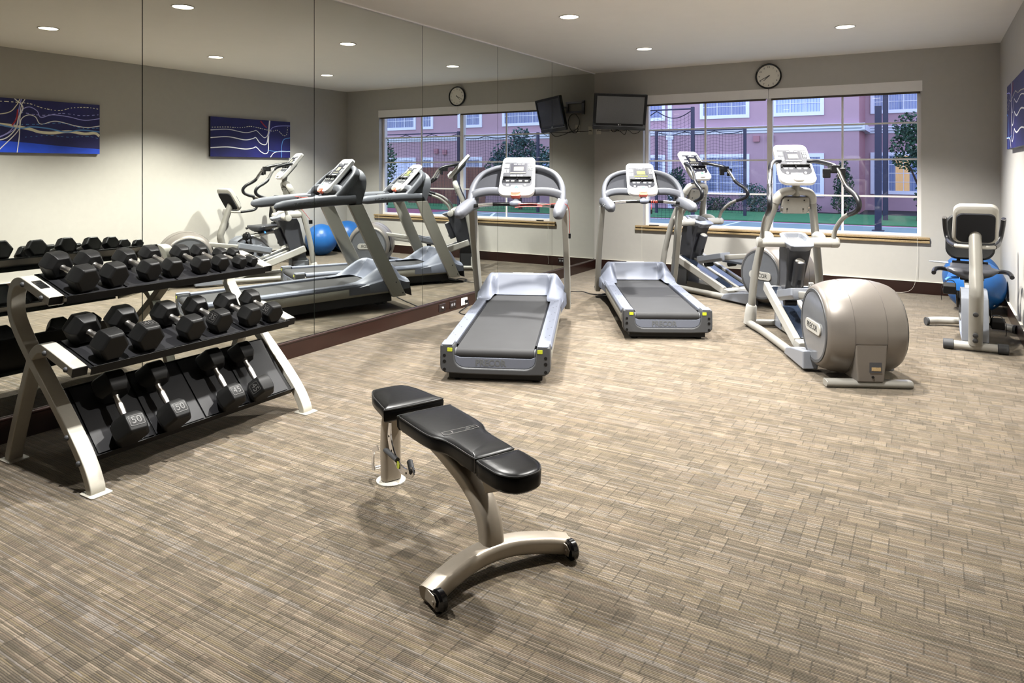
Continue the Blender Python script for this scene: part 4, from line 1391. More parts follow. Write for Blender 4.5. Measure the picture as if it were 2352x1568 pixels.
# ------------------------------------------------------------------ bench (y forward = towards the wheels)
bench = empty('weight_bench', (2.093 - 0.426 * 0.03, -7.112 - 0.905 * 0.03, 0), R(-115.2))
tag(bench, 'black padded adjustable weight bench on a bronze frame in the foreground', 'weight bench')
def pad(name, outline, z0, z1, edge=0.016):
    outline = [(x, y * 0.968 + 0.010) for x, y in outline]
    cx = sum(p[0] for p in outline) / len(outline)
    cy = sum(p[1] for p in outline) / len(outline)
    def off(d):
        out = []
        for x, y in outline:
            v = Vector((x - cx, y - cy))
            L = v.length
            v = v * ((L - d) / L)
            out.append((cx + v.x, cy + v.y))
        return out
    b = MB()
    b.rings([[(x, y, z0) for x, y in off(0.012)], [(x, y, z0 + 0.012) for x, y in off(0.0)], [(x, y, z1 - edge) for x, y in off(-0.002)], [(x, y, z1 - edge * 0.35) for x, y in off(0.004)], [(x, y, z1) for x, y in off(0.018)], [(x, y, z1 + 0.003) for x, y in off(0.05)]])
    o = b.obj(name, M['leather'], bench, angle=50)
    b = MB().tube([(x, y, z1 - edge * 0.45) for x, y in off(0.002)], 0.0032, 6, cyc=True)
    b.obj('piping', M['piping'], o)
    return o
def outl(pts, n=5):
    """half outline right side from rear to front -> closed"""
    full = pts + [(-x, y) for x, y in pts[::-1]]
    return [(p.x, p.y) for p in cr([(x, y, 0) for x, y in full], n, closed=True)]
ob = [(0.108, 0.392), (0.126, 0.41), (0.128, 0.47), (0.128, 0.62), (0.120, 0.70), (0.098, 0.76), (0.090, 0.82), (0.088, 0.93), (0.085, 0.975), (0.07, 0.99)]
bp_ = pad('back_pad', outl(ob), 0.378, 0.442)
oh = [(0.05, -0.012), (0.085, 0.01), (0.112, 0.09), (0.128, 0.20), (0.137, 0.275), (0.125, 0.30)]
pad('head_pad', outl(oh), 0.378, 0.44)
os_ = [(0.075, 1.003), (0.092, 1.015), (0.094, 1.08), (0.088, 1.15), (0.055, 1.20), (0.02, 1.213)]
pad('seat_pad', outl(os_), 0.372, 0.442)
b = MB()
for x0, x1, yy0, yy1 in ((-0.08, 0.08, 0.69, 0.692), (-0.08, 0.08, 0.722, 0.724), (-0.08, -0.078, 0.69, 0.724), (0.078, 0.08, 0.69, 0.724), (-0.07, -0.05, 0.702, 0.704), (-0.045, -0.02, 0.71, 0.712), (-0.052, -0.03, 0.702, 0.704), (0.035, 0.04, 0.70, 0.714)):
    b.box((x0, yy0, 0.4445), (x1, yy1, 0.4455))
M['scuff'] = mat('worn_print', '#4f4d4b', 0.5)
b.obj('worn_emblem', M['scuff'], bp_, smooth=False)
# frame
b = MB()
sec = rr(0.075, 0.085, 0.022, 3)
pth = cr([(0, 0.94, 0.055), (0, 0.935, 0.13), (0, 0.905, 0.20), (0, 0.82, 0.262), (0, 0.66, 0.305), (0, 0.40, 0.345), (0, 0.10, 0.355)], 6)
N = len(pth)
b.tube(pth, [1.0 if i < 18 else 1.0 - 0.35 * (i - 18) / (N - 18) for i in range(N)], sect=sec, up=(1, 0, 0))
b.obj('main_post', M['bench'], bench, angle=40)
b = MB()
b.prism([(0.38, 0.38), (0.94, 0.38), (0.92, 0.34), (0.70, 0.315), (0.40, 0.35)], -0.022, 0.022, 'x')
b.prism([(0.97, 0.376), (1.09, 0.376), (1.07, 0.345), (0.93, 0.28), (0.90, 0.33)], -0.022, 0.022, 'x')
b.prism([(0.02, 0.378), (0.30, 0.378), (0.34, 0.34), (0.02, 0.33)], -0.025, 0.025, 'x')
b.obj('pad_bracket', M['bench'], bench, bevel=0.004)
b = MB().tube(cr([(0, 0.045, 0.012), (0, 0.04, 0.15), (0, 0.045, 0.25), (0, 0.07, 0.345)], 5), 1.0, sect=rr(0.062, 0.095, 0.024, 4), up=(1, 0, 0))
rl = b.obj('rear_leg', M['bench'], bench, angle=40)
b = MB().lathe([(0.07, 0.0), (0.07, 0.006), (0.064, 0.009)], 28, (0, 0.045, 0.0))
b.obj('foot_disc', M['rackpaint'], rl)
b = MB().cyl((-0.035, 0.045, 0.30), (0.035, 0.045, 0.30), 0.016, 14)
b.obj('pivot_bolt', M['black'], rl)
# curved selector plate with holes
b = MB()
arc = cr([(0, 0.09, 0.30), (0, 0.10, 0.22), (0, 0.15, 0.155), (0, 0.23, 0.125), (0, 0.31, 0.135), (0, 0.345, 0.16)], 5)
b.tube(arc, 1.0, sect=rr(0.007, 0.034, 0.003, 2), up=(1, 0, 0)) if False else b.tube(arc, 1.0, sect=[(-0.018, -0.004), (0.018, -0.004), (0.018, 0.004), (-0.018, 0.004)], up=(1, 0, 0))
b.v = [v + Vector((0.03, 0, 0)) for v in b.v]
sp_ = b.obj('selector_plate', M['chrome'], bench, bevel=0.001)
for k in (4, 8, 11, 14, 18):
    p = arc[k]
    b = MB().cyl((0.0245, p.y, p.z), (0.0355, p.y, p.z), 0.005, 10)
    b.obj('selector_hole', M['black'], sp_)
b = MB().cyl((0.0345, 0.20, 0.137), (0.037, 0.20, 0.137), 0.017, 16)
b.obj('yellow_marker', M['yellow'], sp_)
b = MB().cyl((0.034, 0.045, 0.16), (0.034, 0.19, 0.155), 0.012, 14)
b.cyl((0.01, 0.27, 0.17), (0.03, 0.335, 0.15), 0.014, 14)
b.obj('pop_pin', M['tdark'], bench)
b = MB().tube(cr([(0.045, -0.005, 0.15), (0.05, -0.045, 0.125), (0.05, -0.055, 0.07), (0.05, -0.045, 0.03)], 5), 1.0, sect=[(-0.012, -0.003), (0.012, -0.003), (0.012, 0.003), (-0.012, 0.003)], up=(1, 0, 0))
b.cyl((0.045, -0.045, 0.04), (0.015, -0.045, 0.04), 0.008, 10)
b.obj('adjust_handle', M['chrome'], bench)
# arched wheel bar
b = MB()
arc = cr([(-0.30, 1.012, 0.034), (-0.22, 0.985, 0.052), (-0.10, 0.955, 0.068), (0, 0.947, 0.072), (0.10, 0.955, 0.068), (0.22, 0.985, 0.052), (0.30, 1.012, 0.034)], 5)
b.tube(arc, 1.0, sect=rr(0.085, 0.062, 0.02, 4), up=(0, 0, 1))
wb = b.obj('wheel_bar', M['bench'], bench, angle=40)
for s in (-1, 1):
    b = MB().lathe([(0.012, -0.016), (0.03, -0.016), (0.038, -0.009), (0.038, 0.009), (0.03, 0.016), (0.012, 0.016)], 22, (s * 0.285, 1.06, 0.038), (1, 0.1 * s, 0))
    b.obj('wheel', M['gloss_black'], bench)
    b = MB()
    for k in (-0.021, 0.021):
        b.prism([(0.998, 0.02), (1.068, 0.02), (1.076, 0.045), (1.058, 0.06), (0.998, 0.062)], s * 0.285 + k - 0.002, s * 0.285 + k + 0.002, 'x')
    b.cyl((s * 0.285 - 0.028, 1.06, 0.038), (s * 0.285 + 0.028, 1.06, 0.038), 0.007, 10)
    b.obj('wheel_fork', M['bench'], wb, bevel=0.001)

# ------------------------------------------------------------------ exercise balls
for x, y, r, lab in ((4.749, -0.925, 0.272, 'blue exercise ball on the floor right behind the recumbent bike'), (4.735, -0.30, 0.282, 'blue exercise ball against the back wall, seen mostly in the mirror')):
    b = MB()
    prof = []
    for j in range(1, 48):
        a = PI * j / 48
        z = -r * math.cos(a)
        g = 1.0 - (0.0 if j % 3 else 0.0022)
        prof.append((r * math.sin(a) * g, z * (1.0 if z > -r * 0.97 else 1.0)))
    b.lathe(prof, 56, (0, 0, 0), (0.15, 0.1, 1))
    o = b.obj('exercise_ball', M['blueball'], angle=80)
    o.location = (x, y, r - 0.004)
    tag(o, lab, 'exercise ball', 'exercise balls in the corner')
    p = MB().lathe([(0.012, -0.002), (0.012, 0.003), (0.006, 0.004)], 14, (r * 0.55, -r * 0.55, -r * 0.62), (0.55, -0.55, -0.62))
    p.obj('valve_plug', M['white'], o)

# ------------------------------------------------------------------ wall clock
ck = empty('wall_clock', (2.504, 0, 2.716))
tag(ck, 'round white wall clock with black rim above the window', 'clock')
b = MB().lathe([(0.10, 0.0), (0.160, 0.0), (0.166, 0.012), (0.166, 0.035), (0.158, 0.042), (0.147, 0.036), (0.145, 0.026)], 56, (0, 0, 0), (0, -1, 0), cap=False)
b.obj('rim', M['gloss_black'], ck)
b = MB().lathe([(0.148, 0.02), (0.146, 0.026)], 48, (0, 0, 0), (0, -1, 0))
face = b.obj('dial', M['clockface'], ck, smooth=False)
XC = frame((0, -0.0265, 0), (1, 0, 0), (0, 0, 1), (0, -1, 0))
for h in range(1, 13):
    a = R(90 - 30 * h)
    text_mesh('numeral', str(h), 0.034, M['ink'], face, XC @ Matrix.Translation((0.119 * math.cos(a), 0.119 * math.sin(a), 0.0005)), 0.001)
for nm, a, L, wd in (('hour_hand', 226, 0.085, 0.005), ('minute_hand', 244, 0.125, 0.004)):
    d = Vector((math.sin(R(a)), math.cos(R(a))))
    n = Vector((d.y, -d.x))
    b = MB(); b.xf = XC
    pts = [d * -0.018 + n * wd, d * L + n * wd * 0.5, d * L - n * wd * 0.5, d * -0.018 - n * wd]
    b.prism([(p.x, p.y) for p in pts], 0.004 if nm[0] == 'h' else 0.006, 0.0055 if nm[0] == 'h' else 0.0075)
    b.obj(nm, M['ink'], ck, smooth=False)
b = MB(); b.xf = XC
b.cyl((0, 0, 0.0), (0, 0, 0.009), 0.006, 12)
b.obj('spindle', M['ink'], ck)
# ------------------------------------------------------------------ television on its wall arm
tv = empty('television', (0.28, 0, 2.43))
tag(tv, 'black flat television on a wall arm in the mirror corner', 'television')
o = Vector((0.28, 0, 2.43))
cen = Vector((0.559, -0.374, 2.302))
u = Vector((0.631, 0.417, -0.02)).normalized()
dn = Vector((-0.054, 0.09, -0.505)).normalized()
upv = (-dn - u * (-dn).dot(u)).normalized()
nv = u.cross(upv).normalized()
if nv.y > 0: nv = -nv
XT = frame(cen - o, u, upv, nv)
b = MB(); b.xf = XT
W2, H2 = 0.378, 0.257
b.rings([[(x * .85, y * .8, -0.07) for x, y in rr(2 * W2, 2 * H2, 0.015, 3)], [(x, y, -0.035) for x, y in rr(2 * W2, 2 * H2, 0.012, 3)], [(x, y, 0.0) for x, y in rr(2 * W2, 2 * H2, 0.012, 3)]])
hs = b.obj('housing', M['gloss_black'], tv, bevel=0.003)
b = MB(); b.xf = XT
b.prism(rr(0.676, 0.385, 0.004, 2, 0, 0.026), -0.001, 0.0015)
b.obj('screen', M['glassdark'], tv, smooth=False)
b = MB(); b.xf = XT
for (x0, x1, yy0, yy1) in ((-0.375, -0.338, -0.175, 0.25), (0.338, 0.375, -0.175, 0.25), (-0.338, 0.338, 0.2185, 0.25), (-0.338, 0.338, -0.195, -0.1665)):
    b.box((x0, yy0, 0.0), (x1, yy1, 0.008))
b.obj('bezel', M['black'], tv, bevel=0.002)
M['greyline'] = mat('grey_trim_line', '#7a7a7c', 0.35)
b = MB(); b.xf = XT
b.box((-0.366, -0.206, 0.0), (0.366, -0.2015, 0.004))
b.obj('trim_line', M['greyline'], hs, smooth=False)
b = MB(); b.xf = XT
b.prism(circ(0.0085, 16, -0.013, -0.183), 0.008, 0.0088)
lg = b.obj('logo_disc', M['keys'], tv, smooth=False)
text_mesh('lettering', 'LG', 0.018, M['keys'], lg, XT @ Matrix.Translation((0.012, -0.183, 0.0085)), 0.0008)
# wall bracket: rectangular plate frame, arm to the set
M['bracket'] = mat('grey_bracket_paint', '#8d8f98', 0.4, 0.3)
b = MB()
for (x0, x1, z0, z1) in ((0.16, 0.47, 2.49, 2.52), (0.16, 0.47, 2.345, 2.375), (0.16, 0.20, 2.32, 2.535), (0.435, 0.46, 2.375, 2.49)):
    b.box((x0 - o.x, -0.03, z0 - o.z), (x1 - o.x, 0.0, z1 - o.z))
br = b.obj('wall_bracket', M['bracket'], tv, bevel=0.002)
tc = cen - nv * 0.075 - o
b = MB()
b.tube([(0.455 - o.x, -0.03, 2.432 - o.z), (0.50 - o.x, -0.10, 2.432 - o.z), (0.56 - o.x, -0.14, 2.432 - o.z)], 1.0, sect=rr(0.05, 0.03, 0.006, 2), up=(0, 0, 1))
b.tube([(0.56 - o.x, -0.14, 2.432 - o.z), (tc.x, tc.y, 2.40 - o.z)], 1.0, sect=rr(0.045, 0.03, 0.006, 2), up=(0, 0, 1))
b.obj('swing_arm', M['bracket'], tv, bevel=0.002)
b = MB(); b.xf = XT
b.box((-0.11, -0.11, -0.082), (0.11, 0.11, -0.066))
b.obj('mount_plate', M['bracket'], tv, bevel=0.002)
def cord(name, pts, r, m, lab=None, grp=None, parent=None, n=8):
    b = MB().tube(cr(pts, n), r, 7)
    if parent is not None: b.v = [v - parent.location for v in b.v]
    ob_ = b.obj(name, m, parent)
    if lab: tag(ob_, lab, 'cord', grp)
    return ob_
cord('television_cord', [(0.62, -0.26, 2.06), (0.56, -0.20, 1.99), (0.47, -0.08, 2.02), (0.40, -0.03, 2.06), (0.29, -0.02, 2.10), (0.24, -0.02, 2.22), (0.31, -0.02, 2.33), (0.40, -0.02, 2.30), (0.43, -0.02, 2.18), (0.36, -0.02, 2.06), (0.30, -0.02, 2.045), (0.27, -0.015, 2.09), (0.275, -0.012, 2.115)], 0.0045, M['black'], parent=tv)
cord('television_cord', [(0.78, -0.17, 2.04), (0.74, -0.16, 2.01), (0.68, -0.19, 2.0), (0.62, -0.23, 2.05), (0.45, -0.06, 2.05), (0.30, -0.02, 2.06), (0.15, -0.015, 2.06), (0.06, -0.012, 2.075), (0.05, -0.01, 2.06)], 0.004, M['black'], parent=tv)
def plate(x, z, m, lab, w=0.075, h=0.12, holes=True, wall='back'):
    t = empty('wall_outlet', (x, 0, z) if wall == 'back' else (0.018, x, z))
    X = frame((0, 0, 0), (1, 0, 0), (0, 0, 1), (0, -1, 0)) if wall == 'back' else frame((0, 0, 0), (0, 1, 0), (0, 0, 1), (1, 0, 0))
    b = MB(); b.xf = X
    b.rings([[(p, q, 0.0) for p, q in rr(w, h, 0.005, 3)], [(p, q, 0.003) for p, q in rr(w, h, 0.005, 3)], [(p, q, 0.0055) for p, q in rr(w - 0.008, h - 0.008, 0.004, 3)]])
    b.obj('cover_plate', m, t, smooth=False)
    return t, X
def sockets(t, X, m, horizontal=True):
    for s in (-1, 1):
        c = (s * 0.021, 0) if horizontal else (0, s * 0.021)
        b = MB(); b.xf = X
        b.prism(rr(0.028, 0.028, 0.009, 4, *c), 0.005, 0.0068)
        b.obj('socket', m, t, smooth=False)
M['darkplate'] = mat('dark_brown_outlet', '#1d1413', 0.4)
M['ivory'] = mat('ivory_plate', '#d8d3c4', 0.45)
t, X = plate(0.28, 2.105, M['ivory'], ''); sockets(t, X, M['ivory'], False)
tag(t, 'pale wall outlet under the television bracket, seen in the mirror', 'outlet')
t, X = plate(0.065, 2.075, M['ivory'], '')
tag(t, 'pale blank wall plate in the mirror corner beside the television', 'outlet')
for y, m, lab in ((-3.884, 'darkplate', 'dark outlet with a pale cable stub in the mirror baseboard, leftmost of the row'), (-3.692, 'darkplate', 'dark double socket in the mirror baseboard, middle of the row'),
                  (-3.482, 'white', 'white outlet with a plugged cord in the mirror baseboard'), (-1.74, 'darkplate', 'dark outlet in the mirror baseboard behind the front treadmill')):
    t, X = plate(y, 0.066, M[m], lab, 0.115, 0.078, wall='left')
    tag(t, lab, 'outlet', 'outlets in the mirror baseboard')
    if m == 'darkplate' and y > -3.8 : sockets(t, X, M['greyline'])
    if y in (-3.884, -1.74):
        b = MB(); b.xf = X
        b.ball((0, 0, 0.01), 0.011, 0.011, 0.012, 12, 8)
        b.obj('cable_stub', M['white'], t)
t, X = plate(1.02, 0.085, M['darkplate'], '', 0.115, 0.075)
t.location = (0.55, -0.016, 0.08); sockets(t, X, M['greyline'])
tag(t, 'dark double socket in the back wall baseboard, seen in the mirror', 'outlet')
# power cords
pc = cord('power_cord', [(0.040, -3.465, 0.066), (0.07, -3.472, 0.05), (0.10, -3.55, 0.03), (0.115, -3.70, 0.006), (0.15, -3.755, 0.005), (0.24, -3.80, 0.005), (0.42, -3.72, 0.005), (0.64, -3.60, 0.005), (0.75, -3.54, 0.005), (0.95, -3.42, 0.006), (1.03, -3.40, 0.03)], 0.0055, M['black'], 'black cord from the white outlet to the front treadmill')
b = MB().cyl((0.0225, -3.465, 0.066), (0.05, -3.465, 0.066), 0.017, 14)
b.obj('plug', M['black'], pc, bevel=0.003)
cord('power_cord', [(1.55, -1.88, 0.03), (1.40, -1.90, 0.006), (1.20, -2.06, 0.005), (1.06, -2.10, 0.005), (0.99, -2.03, 0.006), (1.02, -1.91, 0.007), (1.13, -1.90, 0.009), (1.12, -2.0, 0.012), (1.02, -2.05, 0.012), (0.86, -2.05, 0.005), (0.70, -1.95, 0.005), (0.58, -2.01, 0.005), (0.30, -1.95, 0.005), (0.08, -1.80, 0.005), (0.03, -1.75, 0.05)], 0.0055, M['black'], 'black coiled cord from the baseboard to the back treadmill')
# ------------------------------------------------------------------ framed light-trail prints
M['canvas1'] = mat('night_blue_canvas', '#14155a', 0.5, var=0.6, scale=3.5)
M['canvas_edge'] = mat('black_canvas_edge', '#16141a', 0.5)
M['blueglow'] = mat('blue_band_print', '#2450e0', 0.5, var=0.4, scale=5)
M['trail_w'] = mat('pale_trail_print', '#ffffff', 0.5)
M['trail_l'] = mat('lavender_trail_print', '#b0b0ff', 0.5)
M['trail_b'] = mat('blue_trail_print', '#5f9be0', 0.5)
M['trail_y'] = mat('cream_trail_print', '#fff6dc', 0.5)
M['trail_r'] = mat('red_trail_print', '#b32a3a', 0.5)
PM = [M['canvas1'], M['canvas_edge'], M['blueglow'], M['trail_w'], M['trail_l'], M['trail_b'], M['trail_y'], M['trail_r']]
def print_frame(yc, zc, w, h, trails, band, label):
    """canvas on the right wall; s runs from 0 (towards the window wall) to 1, as seen facing the wall reversed by the mirror"""
    t = empty('wall_picture', (XR, yc, zc))
    tag(t, label, 'wall art', 'light-trail prints on the right wall')
    X = frame((0, 0, 0), (0, -1, 0), (0, 0, 1), (-1, 0, 0))      # u from window end to camera end when facing the wall
    b = MB(); b.xf = X
    b.m = 1
    b.box((-w / 2, -h / 2, 0.003), (w / 2, h / 2, 0.045))
    b.mi[1] = 0
    if band:
        b.m = 2
        top = cr([(-w / 2, -h * 0.40, 0), (-w * 0.2, -h * 0.36, 0), (w * 0.15, -h * 0.30, 0), (w / 2, -h * 0.28, 0)], 8)
        for p, q in zip(top, top[1:]):
            b.quad((p.x, -h / 2, 0.0452), (q.x, -h / 2, 0.0452), (q.x, q.y, 0.0452), (p.x, p.y, 0.0452))
    for k, (mi, wd, dash, pts) in enumerate(trails):
        b.m = mi
        P = [p for p in cr([(x * w / 2, y * h / 2, 0) for x, y in pts], 14)]
        z = 0.0456 + 0.0002 * k
        L = 0.0
        for i in range(len(P) - 1):
            p, q = P[i], P[i + 1]
            d = q - p
            if d.length < 1e-6: continue
            L += d.length
            if dash and int(L / dash) % 2: continue
            n = Vector((-d.y, d.x, 0)).normalized() * wd / 2
            c = [p - n, q - n, q + n, p + n]
            c = [Vector((max(-w / 2, min(w / 2, v.x)), max(-h / 2, min(h / 2, v.y)), z)) for v in c]
            b.quad(*c)
    b.obj('canvas', PM, t, smooth=False)
    return t
# u = -1 window end ... +1 camera end (in the mirror: +1 is the left edge)
tr2 = [(3, 0.014, 0, [(1, -0.56), (0.6, -0.50), (0.2, -0.58), (0.0, -0.52), (-0.09, -0.46), (-0.2, -0.68), (-0.32, -0.80), (-0.40, -0.66), (-0.41, -0.1), (-0.43, 0.6), (-0.45, 1.0)]),
       (3, 0.014, 0, [(1, -0.06), (0.6, 0.02), (0.2, -0.10), (0.0, -0.02), (-0.08, 0.04), (-0.18, -0.22), (-0.3, -0.32), (-0.37, -0.2), (-0.40, 0.3), (-0.43, 1.0)]),
       (3, 0.010, 0, [(1, 0.32), (0.6, 0.40), (0.2, 0.28), (0.0, 0.36), (-0.09, 0.42), (-0.2, 0.22), (-0.30, 0.06), (-0.38, 0.2), (-0.42, 0.7), (-0.43, 1.0)]),
       (6, 0.010, 0.022, [(1, 0.46), (0.6, 0.52), (0.3, 0.52), (0.05, 0.62), (-0.2, 0.55), (-0.5, 0.44), (-0.65, 0.50), (-0.8, 0.24), (-0.9, 0.3), (-0.93, 0.8)]),
       (5, 0.012, 0, [(-0.75, -1.0), (-0.76, -0.4), (-0.82, 0.0), (-1.0, 0.12)]),
       (3, 0.013, 0, [(-0.46, -0.98), (-0.55, -0.75), (-0.7, -0.66), (-1.0, -0.64)]),
       (4, 0.010, 0, [(-0.40, 0.1), (-0.48, 0.55), (-0.6, 0.70), (-0.8, 0.76), (-1.0, 0.78)]),
       (7, 0.02, 0, [(-0.20, 0.95), (-0.28, 0.75), (-0.36, 0.6)]),
       (5, 0.006, 0, [(-0.37, -0.6), (-0.6, -0.66), (-1.0, -0.62)])]
tr1 = [(6, 0.034, 0.0, [(1, -0.05), (0.5, 0.02), (0.10, -0.10), (-0.05, -0.20), (-0.25, -0.22), (-0.5, -0.14), (-0.75, -0.20), (-0.92, -0.16), (-1.0, -0.28)]),
       (6, 0.009, 0.02, [(1, 0.8), (0.5, 0.86), (0.1, 0.85), (-0.1, 0.72), (-0.35, 0.66), (-0.55, 0.80), (-0.8, 0.86), (-1, 0.82)]),
       (4, 0.010, 0, [(0.6, -0.6), (0.28, -0.1), (0.22, 0.5), (0.10, 0.72), (-0.02, 0.60), (-0.08, 0.36), (-0.25, 0.48), (-0.5, 0.44), (-0.75, 0.34), (-1, 0.44)]),
       (3, 0.010, 0, [(0.5, -0.9), (0.25, -0.2), (0.20, 0.25), (0.10, 0.42), (0.0, 0.36), (-0.08, 0.10), (-0.3, 0.24), (-0.6, 0.10), (-0.8, 0.06), (-1, 0.14)]),
       (5, 0.016, 0, [(1, 0.2), (0.5, 0.0), (0.24, -0.10), (0.05, -0.02), (-0.2, -0.06), (-0.45, -0.16), (-0.7, -0.06), (-1, -0.10)]),
       (4, 0.008, 0.03, [(0.2, 0.5), (-0.1, 0.44), (-0.4, 0.56), (-0.7, 0.52), (-1, 0.60)]),
       (5, 0.007, 0.03, [(0.2, 0.05), (-0.1, 0.10), (-0.4, 0.18), (-0.7, 0.02), (-1, 0.06)]),
       (5, 0.006, 0.03, [(0.15, -0.42), (-0.2, -0.32), (-0.5, -0.36), (-0.8, -0.30), (-1, -0.38)]),
       (3, 0.010, 0, [(0.26, -1.0), (0.23, -0.4), (0.22, 0.3), (0.20, 0.75), (0.15, 1.0)]),
       (4, 0.010, 0, [(0.9, -0.8), (0.4, -0.3), (0.27, 0.3), (0.22, 0.8), (0.2, 1.0)]),
       (6, 0.010, 0, [(0.8, 0.3), (0.4, 0.45), (0.27, 0.75), (0.22, 1.0)]),
       (7, 0.016, 0, [(0.33, 0.0), (0.27, 0.25), (0.25, 0.6)]),
       (3, 0.012, 0, [(0.9, -0.4), (0.5, -0.55), (0.3, -0.2), (0.24, 0.3), (0.18, 0.7), (0.3, 1.0)])]
print_frame(-2.175, 1.985, 1.54, 0.605, tr2, False, 'dark blue light-trail print on the right wall, nearer the window, seen in mirror')
print_frame(-5.365, 2.008, 1.54, 0.64, tr1, True, 'dark blue light-trail print with bright cream band, at far left in mirror')
# ------------------------------------------------------------------ outside the window
M['stucco'] = mat('pink_stucco', '#ab8f98', 0.9, var=0.06, scale=3, bump=0.2, bscale=60)
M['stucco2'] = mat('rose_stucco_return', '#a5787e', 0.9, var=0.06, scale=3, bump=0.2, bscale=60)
M['extrim'] = mat('white_exterior_trim', '#dde3ee', 0.6, var=0.04)
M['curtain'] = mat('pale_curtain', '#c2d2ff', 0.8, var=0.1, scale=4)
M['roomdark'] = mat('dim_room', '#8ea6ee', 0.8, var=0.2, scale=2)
M['warmlit'] = mat('lamp_lit_curtain', '#e0c09a', 0.8, var=0.1, scale=3, emit=('#f0c080', 0.55))
M['court'] = mat('teal_court_paint', '#738884', 0.7, var=0.06, scale=2)
M['courtline'] = mat('white_court_line', '#e2e8ee', 0.7)
M['courtred'] = mat('maroon_court_border', '#8c3f5c', 0.7, var=0.08, scale=2)
M['soil'] = mat('dark_bed_soil', '#2d2a2c', 0.95, var=0.3, scale=8)
M['leaf'] = mat('dark_green_leaf', '#1d3a2a', 0.7, var=0.4, scale=5)
M['leaf2'] = mat('mid_green_leaf', '#335a3a', 0.7, var=0.4, scale=5)
M['leaf3'] = mat('blue_green_leaf', '#45655f', 0.7, var=0.35, scale=5)
M['bark'] = mat('brown_bark', '#3c2d25', 0.9, var=0.3, scale=20)
M['steelpaint'] = mat('dark_blue_steel_paint', '#23263c', 0.5, var=0.1)
M['netting'] = mat('black_netting', '#14162a', 0.8, var=0.1)
M['fencewood'] = mat('red_brown_fence_wood', '#6d3f38', 0.8, var=0.2, scale=6)
M['winglass'] = mat('dusk_window_glass', '#8ea6d2', 0.05, var=0.1, scale=1.2, spec=0.8)

def grass_mat():
    m = mat('lawn_grass', '#2f7040', 0.95, var=0.35, scale=9, bump=0.6, bscale=90)
    return m
M['lawn'] = grass_mat()

GZ = -0.05
struct('ground', MB().box((-40, 0.2, GZ - 0.2), (45, 60, GZ - 0.012)), M['soil'], smooth=False)
struct('court_surface', MB().box((-3.4, 0.2, GZ - 0.012), (11.0, 11.6, GZ)), M['court'], smooth=False)
struct('court_border', MB().box((-14, 0.2, GZ - 0.011), (-3.4, 12.0, GZ - 0.001)).box((-3.4, 11.6, GZ - 0.011), (11.0, 11.95, GZ - 0.001)).box((11.0, 0.2, GZ - 0.011), (16, 11.95, GZ - 0.001)), M['courtred'], smooth=False)
b = MB()
b.box((-3.4, 11.5, GZ), (11.0, 11.58, GZ + 0.002))
b.quad((-0.9, 0.4, GZ + 0.002), (-0.82, 0.4, GZ + 0.002), (-0.42, 11.5, GZ + 0.002), (-0.50, 11.5, GZ + 0.002))
b.quad((8.9, 0.4, GZ + 0.002), (8.98, 0.4, GZ + 0.002), (8.98, 11.5, GZ + 0.002), (8.9, 11.5, GZ + 0.002))
b.quad((6.0, 6.0, GZ + 0.002), (6.08, 5.95, GZ + 0.002), (9.0, 11.5, GZ + 0.002), (8.9, 11.5, GZ + 0.002))
struct('court_line', b, M['courtline'], smooth=False)
struct('lawn', MB().box((-20, 11.95, GZ - 0.012), (24, 16.6, GZ + 0.02)), M['lawn'], smooth=False)

FY, RY = 17.5, 20.0
hotel = empty('hotel_building', (0, FY, 0))
tag(hotel, 'pink stucco two-storey building with white-framed windows across the court', 'building')
def hb(b, name, m, parent=None, **k):
    b.v = [v - Vector((0, FY, 0)) for v in b.v]
    return b.obj(name, m, parent or hotel, **k)
hb(MB().box((-14, FY, GZ), (2.212, FY + 0.3, 6.5)), 'wall', M['stucco'], smooth=False)
hb(MB().box((1.95, FY + 0.02, GZ), (2.22, RY, 6.5)), 'return_wall', M['stucco2'], smooth=False)
hb(MB().box((2.22, RY, GZ), (8.6, RY + 0.3, 6.5)), 'wall', M['stucco'], smooth=False)
hb(MB().box((8.6, FY, GZ), (26, FY + 0.3, 6.5)), 'wall', M['stucco'], smooth=False)
hb(MB().box((8.6, FY + 0.301, GZ), (8.85, RY + 0.3, 6.5)), 'return_wall', M['stucco2'], smooth=False)
def cornice(x0, x1, y):
    b = MB().prism([(y, 2.82), (y - 0.05, 2.84), (y - 0.05, 2.90), (y - 0.12, 2.94), (y - 0.12, 3.0), (y - 0.18, 3.04), (y - 0.18, 3.07), (y, 3.10)], x0, x1, 'x')
    hb(b, 'cornice', M['extrim'], smooth=False)
cornice(-14, 2.40, FY)
cornice(2.22, 8.6, RY)
cornice(8.42, 26, FY)
b = MB().prism([(2.22, FY + 0.0), (2.40, FY - 0.18), (2.40, RY), (2.22, RY)], 2.86, 3.07)
hb(b, 'cornice', M['extrim'], smooth=False)
